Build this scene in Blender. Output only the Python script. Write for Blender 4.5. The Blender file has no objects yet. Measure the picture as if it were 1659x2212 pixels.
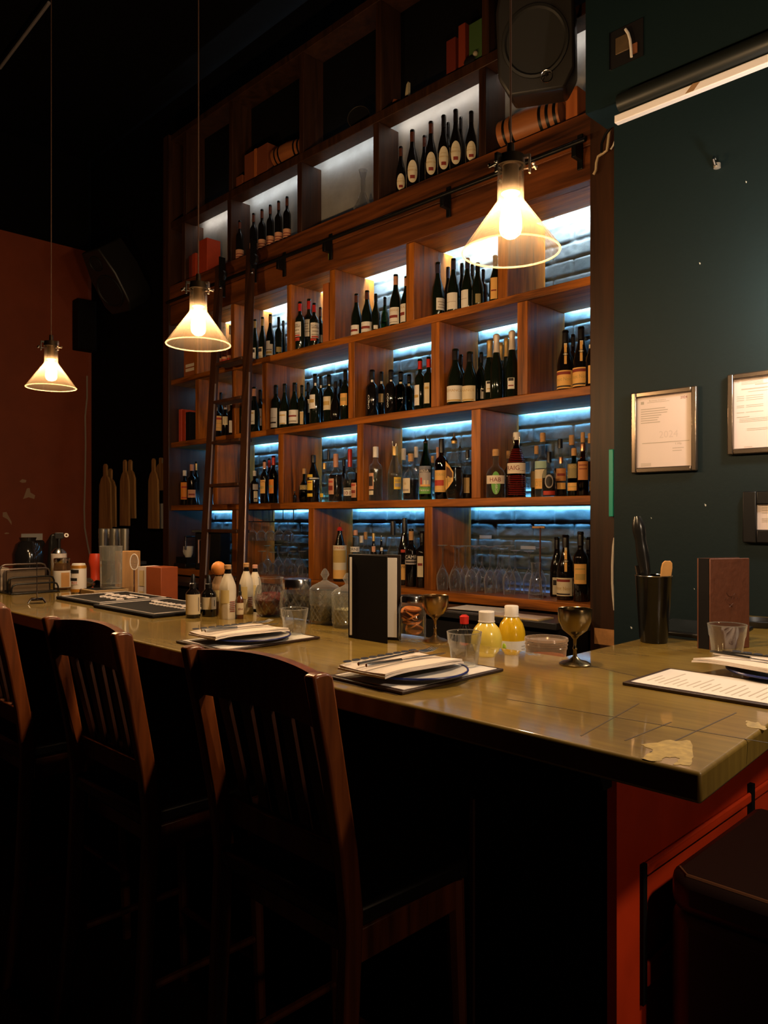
import bpy, math, random
import numpy as np
from mathutils import Matrix, Vector
random.seed(7)
SC = bpy.context.scene
COL = SC.collection
PI = math.pi
F = 1661.0            # focal length in pixels of the 1659 x 2212 frame
CX, HY = 829.5, 1120.0
EZ = 1.40             # eye height

# ------------------------------------------------------------------ camera, world, exposure
cd = bpy.data.cameras.new('camera'); cam = bpy.data.objects.new('camera', cd); COL.objects.link(cam)
cd.sensor_fit = 'HORIZONTAL'; cd.sensor_width = 36.0; cd.lens = 36.0 * F / 1659.0
cd.shift_y = 14.0 / 1659.0
cd.clip_start = 0.05; cd.clip_end = 60
cam.location = (0, 0, EZ); cam.rotation_euler = (PI / 2, 0, PI / 4)
SC.camera = cam
w = bpy.data.worlds.new('world'); SC.world = w; w.use_nodes = True
w.node_tree.nodes['Background'].inputs['Color'].default_value = (1.0, 0.30, 0.42, 1)
w.node_tree.nodes['Background'].inputs['Strength'].default_value = 0.0016
SC.view_settings.view_transform = 'Standard'; SC.view_settings.look = 'None'
SC.view_settings.exposure = 0.15; SC.view_settings.gamma = 1.0; SC.view_settings.use_curve_mapping = False
SC.cycles.max_bounces = 7; SC.cycles.diffuse_bounces = 1; SC.cycles.glossy_bounces = 3
SC.cycles.transparent_max_bounces = 28; SC.cycles.transmission_bounces = 5
SC.cycles.use_denoising = True; SC.cycles.sample_clamp_indirect = 3.0
SC.cycles.caustics_reflective = False; SC.cycles.caustics_refractive = False
BULB = 1700.0
LED = [330.0, 190.0, 190.0, 190.0]
LEDTOP = 17.0

def lamp(name, loc, power, col, r=0.05):
    l = bpy.data.lights.new(name, 'POINT'); l.energy = power; l.color = col; l.shadow_soft_size = r
    o = bpy.data.objects.new(name, l); COL.objects.link(o); o.location = loc
    return o
# the pendant row goes on to the right of the frame; its next lamp, and two standing in for unseen lights there
lamp('pendant_light_right', (0.30, 1.45, EZ + 0.60), 26.0, (1.0, 0.74, 0.50), 0.04)
lamp('wall_light_right', (-.66, 2.48, EZ + 0.68), 20.0, (1.0, 0.87, 0.72), 0.05)
lamp('room_light_right', (1.6, 1.0, EZ - 0.05), 10.0, (1.0, 0.66, 0.40), 0.10)

# ------------------------------------------------------------------ pixel helpers (frame pixels -> points in the room)
def ray(u, v):
    s = (u - CX) / F; t = (HY - v) / F; q = math.sqrt(0.5)
    return (-q + s * q, q + s * q, t)
def onZ(u, v, z):            # z relative to the eye
    r = ray(u, v); k = z / r[2]; return (r[0] * k, r[1] * k, EZ + z)
def onY(u, v, Y):
    r = ray(u, v); k = Y / r[1]; return (r[0] * k, Y, EZ + r[2] * k)
def onX(u, v, X):
    r = ray(u, v); k = X / r[0]; return (X, r[1] * k, EZ + r[2] * k)
def depth(p): return (p[1] - p[0]) * math.sqrt(0.5)
def zat(p, v): return EZ + (HY - v) * depth(p) / F
def px(p, n): return n * depth(p) / F
def camyaw(p):               # yaw at which local -Y looks at the camera
    return math.atan2(-p[0], p[1])

# ------------------------------------------------------------------ materials
def nt(m): m.use_nodes = True; return m.node_tree, m.node_tree.nodes['Principled BSDF']
MATS = {}
def mat(name, col=(.5, .5, .5), rough=.5, metal=0., coat=0., emit=None, spec=.5, noise=0., nscale=20., bump=0., sub=0.):
    if name in MATS: return MATS[name]
    m = bpy.data.materials.new(name); t, b = nt(m)
    b.inputs['Base Color'].default_value = (*col, 1); b.inputs['Roughness'].default_value = rough
    b.inputs['Metallic'].default_value = metal; b.inputs['Coat Weight'].default_value = coat
    b.inputs['Specular IOR Level'].default_value = spec
    if emit:
        b.inputs['Emission Color'].default_value = (*emit[0], 1); b.inputs['Emission Strength'].default_value = emit[1]
    if noise or bump:
        tc = t.nodes.new('ShaderNodeTexCoord'); n = t.nodes.new('ShaderNodeTexNoise')
        n.inputs['Scale'].default_value = nscale; n.inputs['Detail'].default_value = 6
        t.links.new(tc.outputs['Object'], n.inputs['Vector'])
        if noise:
            r = t.nodes.new('ShaderNodeMapRange'); r.inputs[3].default_value = 1 - noise; r.inputs[4].default_value = 1 + noise
            t.links.new(n.outputs['Fac'], r.inputs[0])
            x = t.nodes.new('ShaderNodeMix'); x.data_type = 'RGBA'; x.blend_type = 'MULTIPLY'; x.inputs[0].default_value = 1
            x.inputs[6].default_value = (*col, 1); t.links.new(r.outputs[0], x.inputs[7]); t.links.new(x.outputs[2], b.inputs['Base Color'])
        if bump:
            bp = t.nodes.new('ShaderNodeBump'); bp.inputs['Strength'].default_value = bump; bp.inputs['Distance'].default_value = .01
            t.links.new(n.outputs['Fac'], bp.inputs['Height']); t.links.new(bp.outputs[0], b.inputs['Normal'])
    MATS[name] = m; return m
def wood(name, c0, c1, axis=0, scale=9., rough=.45, spec=.4):
    if name in MATS: return MATS[name]
    m = bpy.data.materials.new(name); t, b = nt(m); L = t.links.new; N = t.nodes.new
    tc = N('ShaderNodeTexCoord'); oi = N('ShaderNodeObjectInfo'); mp = N('ShaderNodeMapping')
    s = [scale, scale, scale]; s[axis] = scale * .07; mp.inputs['Scale'].default_value = s
    mu = N('ShaderNodeMath'); mu.operation = 'MULTIPLY'; mu.inputs[1].default_value = 37.0
    L(oi.outputs['Random'], mu.inputs[0]); L(mu.outputs[0], mp.inputs['Location'])
    L(tc.outputs['Object'], mp.inputs['Vector'])
    n = N('ShaderNodeTexNoise'); n.inputs['Scale'].default_value = 1.0; n.inputs['Detail'].default_value = 7; n.inputs['Distortion'].default_value = 1.6
    L(mp.outputs[0], n.inputs['Vector'])
    n2 = N('ShaderNodeTexNoise'); n2.inputs['Scale'].default_value = 7.0; n2.inputs['Detail'].default_value = 3; L(mp.outputs[0], n2.inputs['Vector'])
    ad = N('ShaderNodeMath'); ad.operation = 'MULTIPLY_ADD'; ad.inputs[1].default_value = .35
    L(n2.outputs['Fac'], ad.inputs[0]); L(n.outputs['Fac'], ad.inputs[2])
    r = N('ShaderNodeValToRGB'); r.color_ramp.elements[0].position = .42; r.color_ramp.elements[1].position = .92
    r.color_ramp.elements[0].color = (*c0, 1); r.color_ramp.elements[1].color = (*c1, 1)
    L(ad.outputs[0], r.inputs[0]); L(r.outputs[0], b.inputs['Base Color'])
    b.inputs['Roughness'].default_value = rough; b.inputs['Specular IOR Level'].default_value = spec
    bp = N('ShaderNodeBump'); bp.inputs['Strength'].default_value = .15; bp.inputs['Distance'].default_value = .004
    L(ad.outputs[0], bp.inputs['Height']); L(bp.outputs[0], b.inputs['Normal'])
    MATS[name] = m; return m
def glass(name, tint=(.93, .95, .95), refl=.05, edge=.65, rough=.03, dust_haze=0., hazecol=(.9, .9, .9), edge_glint=0.):
    if name in MATS: return MATS[name]
    m = bpy.data.materials.new(name); m.use_nodes = True; t = m.node_tree; t.nodes.remove(t.nodes['Principled BSDF'])
    L = t.links.new; N = t.nodes.new; out = t.nodes['Material Output']
    tr = N('ShaderNodeBsdfTransparent'); tr.inputs[0].default_value = (*tint, 1)
    gl = N('ShaderNodeBsdfGlossy'); gl.inputs['Roughness'].default_value = rough
    lw = N('ShaderNodeLayerWeight'); lw.inputs[0].default_value = .5
    pw = N('ShaderNodeMath'); pw.operation = 'POWER'; pw.inputs[1].default_value = 3.2; L(lw.outputs['Facing'], pw.inputs[0])
    ma = N('ShaderNodeMath'); ma.operation = 'MULTIPLY_ADD'; ma.inputs[1].default_value = edge; ma.inputs[2].default_value = refl
    ma.use_clamp = True; L(pw.outputs[0], ma.inputs[0])
    mx = N('ShaderNodeMixShader'); L(ma.outputs[0], mx.inputs[0]); L(tr.outputs[0], mx.inputs[1]); L(gl.outputs[0], mx.inputs[2])
    last = mx
    if dust_haze or edge_glint:  # milky film over the glass; its edge term paints in bright refracted rims
        di = N('ShaderNodeBsdfDiffuse'); di.inputs[0].default_value = (*hazecol, 1)
        tl = N('ShaderNodeBsdfTranslucent'); tl.inputs[0].default_value = (*hazecol, 1)
        m1 = N('ShaderNodeMixShader'); m1.inputs[0].default_value = .6; L(di.outputs[0], m1.inputs[1]); L(tl.outputs[0], m1.inputs[2])
        m2 = N('ShaderNodeMixShader')
        dn = N('ShaderNodeMath'); dn.operation = 'MULTIPLY_ADD'; dn.inputs[1].default_value = edge_glint or dust_haze * 1.5; dn.inputs[2].default_value = dust_haze
        L(pw.outputs[0], dn.inputs[0]); L(dn.outputs[0], m2.inputs[0])
        L(mx.outputs[0], m2.inputs[1]); L(m1.outputs[0], m2.inputs[2]); last = m2
    L(last.outputs[0], out.inputs['Surface'])
    MATS[name] = m; return m
def emis(name, col, st):
    if name in MATS: return MATS[name]
    m = bpy.data.materials.new(name); m.use_nodes = True; t = m.node_tree; t.nodes.remove(t.nodes['Principled BSDF'])
    e = t.nodes.new('ShaderNodeEmission'); e.inputs[0].default_value = (*col, 1); e.inputs[1].default_value = st
    t.links.new(e.outputs[0], t.nodes['Material Output'].inputs['Surface']); MATS[name] = m; return m

WC0, WC1 = (.045, .011, .002), (.52, .155, .015)
woodx = wood('walnut_boards', WC0, WC1, 0, 14)
woodz = wood('walnut_uprights', WC0, WC1, 2, 14)
headw = wood('header_walnut_shaded', (.020, .006, .002), (.235, .066, .016), 0, 9)  # weaker light on the header beam is put into this darker walnut
wooddk = wood('dark_and_shaded_wood', (.016, .006, .003), (.062, .023, .009), 2, 12)  # dark wood of ladder and posts; upper shelves' shade put into the colour
chairw = wood('chair_wood', (.040, .010, .003), (.26, .066, .014), 2, 10, rough=.3, spec=.5)
palew = wood('pale_board_wood', (.26, .12, .04), (.62, .34, .13), 2, 12, rough=.6)
orangew = wood('orange_box_wood', (.33, .085, .02), (.52, .15, .04), 2, 9, rough=.6)
black = mat('black_plastic', (.006, .006, .007), .35)
blackm = mat('matt_black', (.006, .005, .006), .8, spec=.2)
steel = mat('steel', (.62, .60, .58), .18, 1.)
iron = mat('black_iron', (.02, .02, .02), .38, .8)
white = mat('white_paper', (.80, .76, .72), .7)
cream = mat('cream_paper', (.74, .64, .46), .7)
tan = mat('tan_paper', (.60, .42, .20), .7)
ink = mat('dark_ink', (.03, .02, .02), .7)
redink = mat('red_ink', (.50, .04, .02), .6)
greyink = mat('grey_ink', (.42, .36, .30), .8)

# ------------------------------------------------------------------ mesh builder
class MB:
    def __init__(s): s.v = []; s.f = []; s.m = None
    def add(s, vs, fs):
        k = len(s.v)
        if s.m is not None: vs = [tuple(s.m @ Vector(p)) for p in vs]
        s.v += [tuple(p) for p in vs]; s.f += [tuple(i + k for i in f) for f in fs]; return s
    def box(s, x0, x1, y0, y1, z0, z1):
        return s.add([(x0, y0, z0), (x1, y0, z0), (x1, y1, z0), (x0, y1, z0), (x0, y0, z1), (x1, y0, z1), (x1, y1, z1), (x0, y1, z1)],
                     [(3, 2, 1, 0), (4, 5, 6, 7), (0, 1, 5, 4), (1, 2, 6, 5), (2, 3, 7, 6), (3, 0, 4, 7)])
    def lathe(s, prof, n=24, cx=0, cy=0, cap0=False, cap1=False, flute=None):
        vs = []; fs = []; idx = []
        for (r, z) in prof:
            if r < 1e-6: idx.append([len(vs)]); vs.append((cx, cy, z))
            else:
                a = []
                for i in range(n):
                    rr = r if not flute else r * (1 + flute[0] * math.cos(flute[1] * 2 * PI * i / n)) if flute[2] <= z <= flute[3] else r
                    a.append(len(vs)); vs.append((cx + rr * math.cos(2 * PI * i / n), cy + rr * math.sin(2 * PI * i / n), z))
                idx.append(a)
        for A, B in zip(idx, idx[1:]):
            if len(A) == 1 and len(B) == 1: continue
            for i in range(n):
                j = (i + 1) % n
                if len(A) == 1: fs.append((A[0], B[j], B[i]))
                elif len(B) == 1: fs.append((A[i], A[j], B[0]))
                else: fs.append((A[i], A[j], B[j], B[i]))
        if cap0 and len(idx[0]) > 1: fs.append(tuple(reversed(idx[0])))
        if cap1 and len(idx[-1]) > 1: fs.append(tuple(idx[-1]))
        return s.add(vs, fs)
    def tube(s, pts, r, n=8, closed=False):
        P = [Vector(p) for p in pts]; rs = r if isinstance(r, (list, tuple)) else [r] * len(P)
        vs = []; fs = []; K = len(P); up = None
        for i, p in enumerate(P):
            a = P[(i - 1) % K] if (i > 0 or closed) else p; b = P[(i + 1) % K] if (i < K - 1 or closed) else p
            t = (b - a); t = t.normalized() if t.length > 1e-9 else Vector((0, 0, 1))
            if up is None: up = Vector((0, 0, 1)) if abs(t.z) < .9 else Vector((1, 0, 0))
            x = t.cross(up);
            if x.length < 1e-6: x = t.orthogonal()
            x.normalize(); y = x.cross(t).normalized(); up = y
            for j in range(n):
                q = 2 * PI * j / n; vs.append(p + x * (rs[i] * math.cos(q)) + y * (rs[i] * math.sin(q)))
        for i in range(K if closed else K - 1):
            A = i * n; B = ((i + 1) % K) * n
            for j in range(n): fs.append((A + j, A + (j + 1) % n, B + (j + 1) % n, B + j))
        if not closed: fs.append(tuple(reversed(range(n)))); fs.append(tuple((K - 1) * n + j for j in range(n)))
        return s.add(vs, fs)
    def arc(s, r, z0, z1, a0, a1, n=10, t=.0006):
        # label wrapped on a cylinder; angle 0 looks along local -Y
        vs = []; fs = []
        for i in range(n + 1):
            a = a0 + (a1 - a0) * i / n; c, q = math.sin(a), -math.cos(a)
            for rr in (r, r + t):
                vs += [(rr * c, rr * q, z0), (rr * c, rr * q, z1)]
        for i in range(n):
            k = i * 4
            fs += [(k + 2, k + 6, k + 7, k + 3), (k + 1, k + 5, k + 4, k), (k + 3, k + 7, k + 5, k + 1), (k, k + 4, k + 6, k + 2)]
        fs += [(0, 2, 3, 1), (4 * n + 1, 4 * n + 3, 4 * n + 2, 4 * n)]
        return s.add(vs, fs)
    def oval(s, r, zc, hz, ha, n=24, t=.0008):
        vs = [(0, -(r + t), zc)]; fs = []
        for i in range(n):
            q = 2 * PI * i / n; a = ha * math.cos(q) / r
            vs.append(((r + t) * math.sin(a), -(r + t) * math.cos(a), zc + hz * math.sin(q)))
        # inner rings follow the curve
        m = len(vs)
        for i in range(n):
            q = 2 * PI * i / n; a = .5 * ha * math.cos(q) / r
            vs.append(((r + t) * math.sin(a), -(r + t) * math.cos(a), zc + .5 * hz * math.sin(q)))
        for i in range(n):
            j = (i + 1) % n
            fs += [(0, m + i, m + j), (m + i, 1 + i, 1 + j, m + j)]
        return s.add(vs, fs)
    def prism(s, poly, z0, z1):
        n = len(poly); vs = [(p[0], p[1], z0) for p in poly] + [(p[0], p[1], z1) for p in poly]
        fs = [tuple(reversed(range(n))), tuple(range(n, 2 * n))] + [(i, (i + 1) % n, n + (i + 1) % n, n + i) for i in range(n)]
        return s.add(vs, fs)
    def slab(s, pts, off):       # polygon in space given a thickness vector
        n = len(pts); o = Vector(off); vs = [Vector(p) for p in pts]; vs += [p + o for p in vs]
        fs = [tuple(reversed(range(n))), tuple(range(n, 2 * n))] + [(i, (i + 1) % n, n + (i + 1) % n, n + i) for i in range(n)]
        return s.add(vs, fs)
    def ball(s, c, r, n=14, sx=1, sy=1, sz=1):
        vs = []; fs = []; R = n // 2
        for i in range(1, R):
            th = PI * i / R
            for j in range(n):
                ph = 2 * PI * j / n
                vs.append((c[0] + r * sx * math.sin(th) * math.cos(ph), c[1] + r * sy * math.sin(th) * math.sin(ph), c[2] + r * sz * math.cos(th)))
        for i in range(R - 2):
            for j in range(n):
                a = i * n + j; b = i * n + (j + 1) % n; fs.append((a, a + n, b + n, b))
        t = len(vs); vs += [(c[0], c[1], c[2] + r * sz), (c[0], c[1], c[2] - r * sz)]
        for j in range(n):
            fs.append((t, j, (j + 1) % n)); q = (R - 2) * n; fs.append((t + 1, q + (j + 1) % n, q + j))
        return s.add(vs, fs)
    def build(s, name, m, parent=None, world=False, bevel=0, smooth=True, loc=None, rz=0, label=None, rot=None):
        me = bpy.data.meshes.new(name); vs = s.v
        if world and parent is not None:
            l = parent['_base']; vs = [(a - l[0], b - l[1], c - l[2]) for a, b, c in vs]
        me.from_pydata(vs, [], s.f); me.update(); me.materials.append(m)
        if smooth:
            me.shade_smooth(); me.set_sharp_from_angle(angle=math.radians(38))
        o = bpy.data.objects.new(name, me); COL.objects.link(o)
        if parent is not None: o.parent = parent
        if loc: o.location = loc
        if rz: o.rotation_euler = (0, 0, rz)
        if rot: o.rotation_euler = rot
        if bevel:
            b = o.modifiers.new('bevel', 'BEVEL'); b.width = bevel; b.segments = 2; b.limit_method = 'ANGLE'
        if label: o['label'] = label
        return o
BASES = []
def thing(name, label, cat, loc, rz=0, group=None):
    o = bpy.data.objects.new(name, None); COL.objects.link(o); o.empty_display_size = .05
    o.location = loc; o.rotation_euler = (0, 0, rz); o['_base'] = tuple(float(q) for q in loc); BASES.append(o)
    return tag(o, label, cat, group)
def tag(o, label, cat, group=None):
    o['label'] = label; o['category'] = cat
    if group: o['group'] = group
    return o
def struct(o): o['kind'] = 'structure'; return o
TXT = {}
def text2d(s):
    if s not in TXT:
        c = bpy.data.curves.new('t', 'FONT'); c.body = s; c.resolution_u = 2; o = bpy.data.objects.new('t', c); COL.objects.link(o)
        dg = bpy.context.evaluated_depsgraph_get(); ev = o.evaluated_get(dg); me = ev.to_mesh()
        v = [(p.co.x, p.co.y) for p in me.vertices]; f = [tuple(p.vertices) for p in me.polygons]; ev.to_mesh_clear()
        bpy.data.objects.remove(o); bpy.data.curves.remove(c)
        x0 = min(p[0] for p in v); x1 = max(p[0] for p in v); y0 = min(p[1] for p in v); y1 = max(p[1] for p in v)
        TXT[s] = ([((a - x0) / (x1 - x0) - .5, (b - y0) / (y1 - y0) - .5) for a, b in v], f, (x1 - x0) / max(y1 - y0, 1e-6))
    return TXT[s]
def text_arc(mb, s, r, zc, h, w=None, a=0., t=.0012):
    v, f, asp = text2d(s); w = w or h * asp
    return mb.add([((r + t) * math.sin(a + x * w / r), -(r + t) * math.cos(a + x * w / r), zc + y * h) for x, y in v], f)
def text_flat(mb, s, c, ux, uy, h, w=None):
    v, f, asp = text2d(s); w = w or h * asp; c, ux, uy = Vector(c), Vector(ux), Vector(uy)
    return mb.add([c + ux * (x * w) + uy * (y * h) for x, y in v], f)
ORD = ['first', 'second', 'third', 'fourth', 'fifth', 'sixth', 'seventh', 'eighth', 'ninth', 'tenth', 'eleventh', 'twelfth', 'thirteenth', 'fourteenth', 'fifteenth', 'sixteenth']
# ------------------------------------------------------------------ the room
YS, YB, YP = 3.147, 3.52, 3.32       # shelf front, brick wall, panel behind the high ledge
XL, XR = -5.56, -1.80                # shelf ends (inner face of right post)
YT = 2.74                            # teal wall
BAR = -0.33                          # bar top, relative to the eye
teal = mat('teal_paint', (.0032, .0122, .0150), .6, spec=.25, noise=.12, nscale=60, bump=.06)
redp = mat('red_brown_paint', (.30, .055, .014), .6, noise=.25, nscale=5, bump=.05)
dark = mat('near_black_paint', (.0035, .003, .0032), .9, spec=.1, noise=.3, nscale=8)
floorm = wood('dark_floor_planks', (.012, .006, .004), (.035, .016, .009), 0, 6, rough=.5)
struct(MB().box(-8.2, 3.2, -2.6, 3.9, -.1, 0).build('floor', floorm))
struct(MB().box(-8.2, 3.2, -2.6, 3.9, EZ + 3.75, EZ + 3.85).build('ceiling', dark))
struct(MB().box(-7.9, 3.2, 3.545, 3.75, 0, EZ + 3.75).build('wall_back', dark))
wl = struct(MB().box(-8.1, -7.9, -2.6, 3.545, 0, EZ + 2.80).build('wall_left', redp))
struct(MB().box(-8.1, -7.9, -2.6, 3.545, EZ + 2.80, EZ + 3.75).build('trim_1', dark))
struct(MB().box(-1.478, 3.2, YT, YT + .12, 0, EZ + 3.75).build('wall_right', teal))
struct(MB().box(-1.508, 3.2, 2.58, YT, EZ + 1.52, EZ + 3.75).build('trim_2', teal))      # soffit above the teal wall
# peeled patches on the red wall
pm = mat('bare_plaster', (.48, .30, .20), .8)
def patch(pts): 
    q = [onX(u, v, -7.895) for u, v in pts]
    return MB().slab(q, (-.004, 0, 0)).build('peeled_patch', pm, wl, smooth=False)
patch([(50, 1078), (58, 1055), (64, 1054), (66, 1064), (76, 1070), (74, 1078), (62, 1074)])
patch([(6, 1107), (14, 1106), (18, 1114), (25, 1127), (25, 1134), (17, 1122), (6, 1116)])
patch([(42, 1040), (48, 1035), (57, 1037), (56, 1042), (48, 1043)])
patch([(9, 1152), (14, 1150), (20, 1151), (19, 1153), (12, 1154)])
# painted brick behind the shelf: real relief, grid displaced along the depth
def brick_wall():
    dx, dz = .012, .0075; xs = np.arange(-5.62, -1.60, dx); zs = np.arange(EZ - .46, EZ + 1.60, dz)
    X, Z = np.meshgrid(xs, zs); rng = np.random.RandomState(3)
    bh, bw, mo = .086, .25, .010
    row = np.floor(Z / bh).astype(int); xo = X + (row % 2) * bw * .5; colm = np.floor(xo / bw).astype(int)
    fz = Z / bh - np.floor(Z / bh); fx = xo / bw - np.floor(xo / bw)
    ed = np.minimum(np.minimum(fz, 1 - fz) * bh, np.minimum(fx, 1 - fx) * bw)
    h = np.clip((ed - .002) / mo, 0, 1); h = h * h * (3 - 2 * h)
    rnd = rng.rand(400, 400)[row % 400, colm % 400]
    def noise(sc):
        nx = int((xs[-1] - xs[0]) / sc) + 3; nz = int((zs[-1] - zs[0]) / sc) + 3; g = rng.rand(nz, nx)
        a = (X - xs[0]) / sc; b = (Z - zs[0]) / sc; i = a.astype(int); j = b.astype(int); a -= i; b -= j
        a = a * a * (3 - 2 * a); b = b * b * (3 - 2 * b)
        return (g[j, i] * (1 - a) + g[j, i + 1] * a) * (1 - b) + (g[j + 1, i] * (1 - a) + g[j + 1, i + 1] * a) * b
    hh = .013 * h + .005 * (rnd - .5) * h + .010 * (noise(.09) - .5) + .005 * (noise(.035) - .5) + .003 * (noise(.018) - .5)
    Y = YB + .004 - hh; nz, nx = X.shape
    co = np.stack([X, Y, Z], -1).reshape(-1, 3)
    k = (np.arange(nz - 1)[:, None] * nx + np.arange(nx - 1)[None]).reshape(-1)
    fc = np.stack([k, k + 1, k + nx + 1, k + nx], -1)
    me = bpy.data.meshes.new('wall_brick'); me.from_pydata(co.tolist(), [], fc.tolist()); me.update(); me.shade_smooth()
    me.materials.append(mat('painted_brick', (.055, .078, .090), .55, noise=.25, nscale=30, bump=.25))
    o = bpy.data.objects.new('wall_brick', me); COL.objects.link(o); return struct(o)
brick_wall()

# ------------------------------------------------------------------ shelving unit
SH = thing('shelving_unit', 'tall dark walnut back-bar shelving with staggered cubbies against the painted brick wall', 'shelves', ((XL + XR) / 2, YS, 0))
def sp(name, mb, m, bevel=.003, label=None): return mb.build(name, m, SH, world=True, bevel=bevel, label=label)
ROWZ = [1.108, .607, .105, -.392]; TB = .042
GAP = .032
LEDGE = 1.855; EB, ET = 2.316, 2.372
for z in ROWZ[:3]:
    sp('shelf_board', MB().box(XL, XR, YS, YB - GAP, EZ + z - TB, EZ + z), woodx)
sp('counter_board', MB().box(XL, XR, YS - .01, YB - .03, EZ - .392 - .05, EZ - .392), woodx)
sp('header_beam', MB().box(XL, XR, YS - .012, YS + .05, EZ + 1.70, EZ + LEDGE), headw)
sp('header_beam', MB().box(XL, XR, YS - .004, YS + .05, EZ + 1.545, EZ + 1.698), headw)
sp('shelf_board', MB().box(XL, XR, YS + .05, YB - .11, EZ + 1.545, EZ + 1.585), woodx)
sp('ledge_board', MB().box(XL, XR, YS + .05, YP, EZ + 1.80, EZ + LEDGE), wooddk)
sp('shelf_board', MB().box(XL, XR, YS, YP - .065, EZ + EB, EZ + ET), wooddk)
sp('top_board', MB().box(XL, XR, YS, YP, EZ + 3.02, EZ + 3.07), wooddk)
sp('top_back_panel', MB().box(XL, XR, YP, YP + .02, EZ + 2.372, EZ + 3.07), dark)
sp('back_panel', MB().box(XL, XR, YP, YP + .02, EZ + 1.60, EZ + 2.37), mat('crumpled_grey_paper', (.26, .25, .23), .6, noise=.45, nscale=6, bump=.8))
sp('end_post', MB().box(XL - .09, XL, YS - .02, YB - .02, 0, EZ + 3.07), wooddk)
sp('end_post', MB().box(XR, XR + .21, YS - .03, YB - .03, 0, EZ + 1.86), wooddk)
def X0(u): return onY(u, 1000, YS)[0]
DIV = [[-5.22, -4.72, X0(618.5), X0(711), X0(876), X0(1074)],
       [X0(421), X0(500), X0(565), X0(751), X0(930), X0(1116)],
       [X0(459), X0(600), X0(770), X0(1017)],
       [X0(500), X0(665), X0(915)]]
DW = [[.045, .045, .045, .05, .06, .06], [.05, .045, .05, .055, .06, .06], [.055, .055, .055, .06], [.06, .055, .06]]
TOPS = [1.545, ROWZ[0] - TB, ROWZ[1] - TB, ROWZ[2] - TB]
for k in range(4):
    for x, dw in zip(DIV[k], DW[k]):
        sp('divider', MB().box(x, x + dw, YS + .004, YB - .03, EZ + ROWZ[k], EZ + TOPS[k]), woodz)
for x in (-5.40, -4.764, -3.953, -3.241, -2.46):
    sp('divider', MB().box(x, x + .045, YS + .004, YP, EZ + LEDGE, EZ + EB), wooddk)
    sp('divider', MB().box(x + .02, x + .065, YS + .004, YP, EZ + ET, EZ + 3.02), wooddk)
# lower cabinet below the counter board
sp('cabinet_front', MB().box(XL, XR, YS + .08, YS + .10, 0, EZ - .442), blackm)
# LED strips tucked behind the boards, one to each cubby
lc = [(.78, .93, 1.0), (.32, .70, 1.0), (.24, .62, .95), (.20, .58, .95)]
for k in range(4):
    e = emis('led_row_%d' % k, lc[k], LED[k]); ends = [XL] + DIV[k] + [XR]; wd = [0] + DW[k]
    for i in range(len(ends) - 1):
        a, b = ends[i] + (wd[i] if i else 0), ends[i + 1]
        if b - a < .1: continue
        y = YB - (.11 if k == 0 else GAP)
        sp('led_strip', MB().box(a + .01, b - .01, y, y + .004, EZ + TOPS[k] + .012, EZ + TOPS[k] + .026), e, bevel=0)
e = emis('led_low', (.25, .45, 1.0), 9.0)
sp('led_strip', MB().box(X0(1000), XR - .2, YB - .028, YB - .024, EZ - .41, EZ - .396), e, bevel=0)
e = emis('led_top', (1.0, .93, .86), LEDTOP); e2 = emis('led_top_cool', (.85, .94, 1.0), LEDTOP)
tops = [-5.40, -4.764, -3.953, -3.241, -2.46, XR]
for i in range(5):
    sp('led_strip', MB().box(tops[i] + .06, tops[i + 1] - .01, YP - .064, YP - .060, EZ + EB + .012, EZ + EB + .026), e if i in (0, 3, 4) else e2, bevel=0)

# ------------------------------------------------------------------ ladder rail and ladder
rl = thing('ladder_rail', 'long black iron ladder rail running along the header beam of the shelving', 'rail', (-3.6, YS - .07, EZ + 1.70))
MB().tube([(-5.5, YS - .07, EZ + 1.70), (-1.80, YS - .07, EZ + 1.70)], .011, 10).build('rail_bar', iron, rl, world=True)
for u in (955, 1240, 700, 600):
    x = onY(u, 440, YS - .07)[0]
    b = MB().box(x - .012, x + .012, YS - .075, YS - .015, EZ + 1.64, EZ + 1.715); b.box(x - .014, x + .014, YS - .022, YS - .0125, EZ + 1.60, EZ + 1.76)
    b.build('bracket', iron, rl, world=True, bevel=.002)
def lad(u, v, Y): return onY(u, v, Y)
lt, lb = YS - .118, YS - .42         # top leans on the rail, foot stands out in the aisle
LD = thing('rolling_ladder', 'dark wooden rolling library ladder leaning on the rail before the left shelves', 'ladder', (-4.3, lb, 0))
def stile(ut, vt, ub, vb):
    a = Vector(onY(ut, vt, lt)); b = Vector(onY(ub, vb, lb)); d = b - a; k = (0.02 - a.z) / d.z; c = a + d * k
    return a, c
Ra, Rc = stile(531, 540, 512, 1200); La, Lc = stile(465, 575, 432, 1200)
for a, c in ((Ra, Rc), (La, Lc)):
    off = Vector((.075, 0, 0)); th = Vector((0, .028, 0))
    if a is La: off = Vector((.075, 0, 0))
    MB().slab([a, c, c + off, a + off], th).build('stile', wooddk, LD, world=True, bevel=.004)
    d = (c - a).normalized()
    MB().tube([a + off * 1.0 + Vector((.006, .0, 0)) + d * .9, c + off + Vector((.006, 0, 0))], .006, 6).build('edge_rod', mat('dull_edge_metal', (.45, .36, .36), .35, .8), LD, world=True)
def onst(a, c, z): k = (z - a.z) / (c.z - a.z); return a + (c - a) * k
for v in (770, 858, 950, 1045, 1143, 1240):
    zz = zat(onY(480, v, lb + .1), v)
    p, q = onst(La, Lc, zz), onst(Ra, Rc, zz); p = p + Vector((.075, 0, 0))
    MB().slab([p + Vector((0, -.01, 0)), q + Vector((0, -.01, 0)), q + Vector((0, .09, 0)), p + Vector((0, .09, 0))], (0, 0, -.022)).build('rung', wooddk, LD, world=True, bevel=.004)
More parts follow.
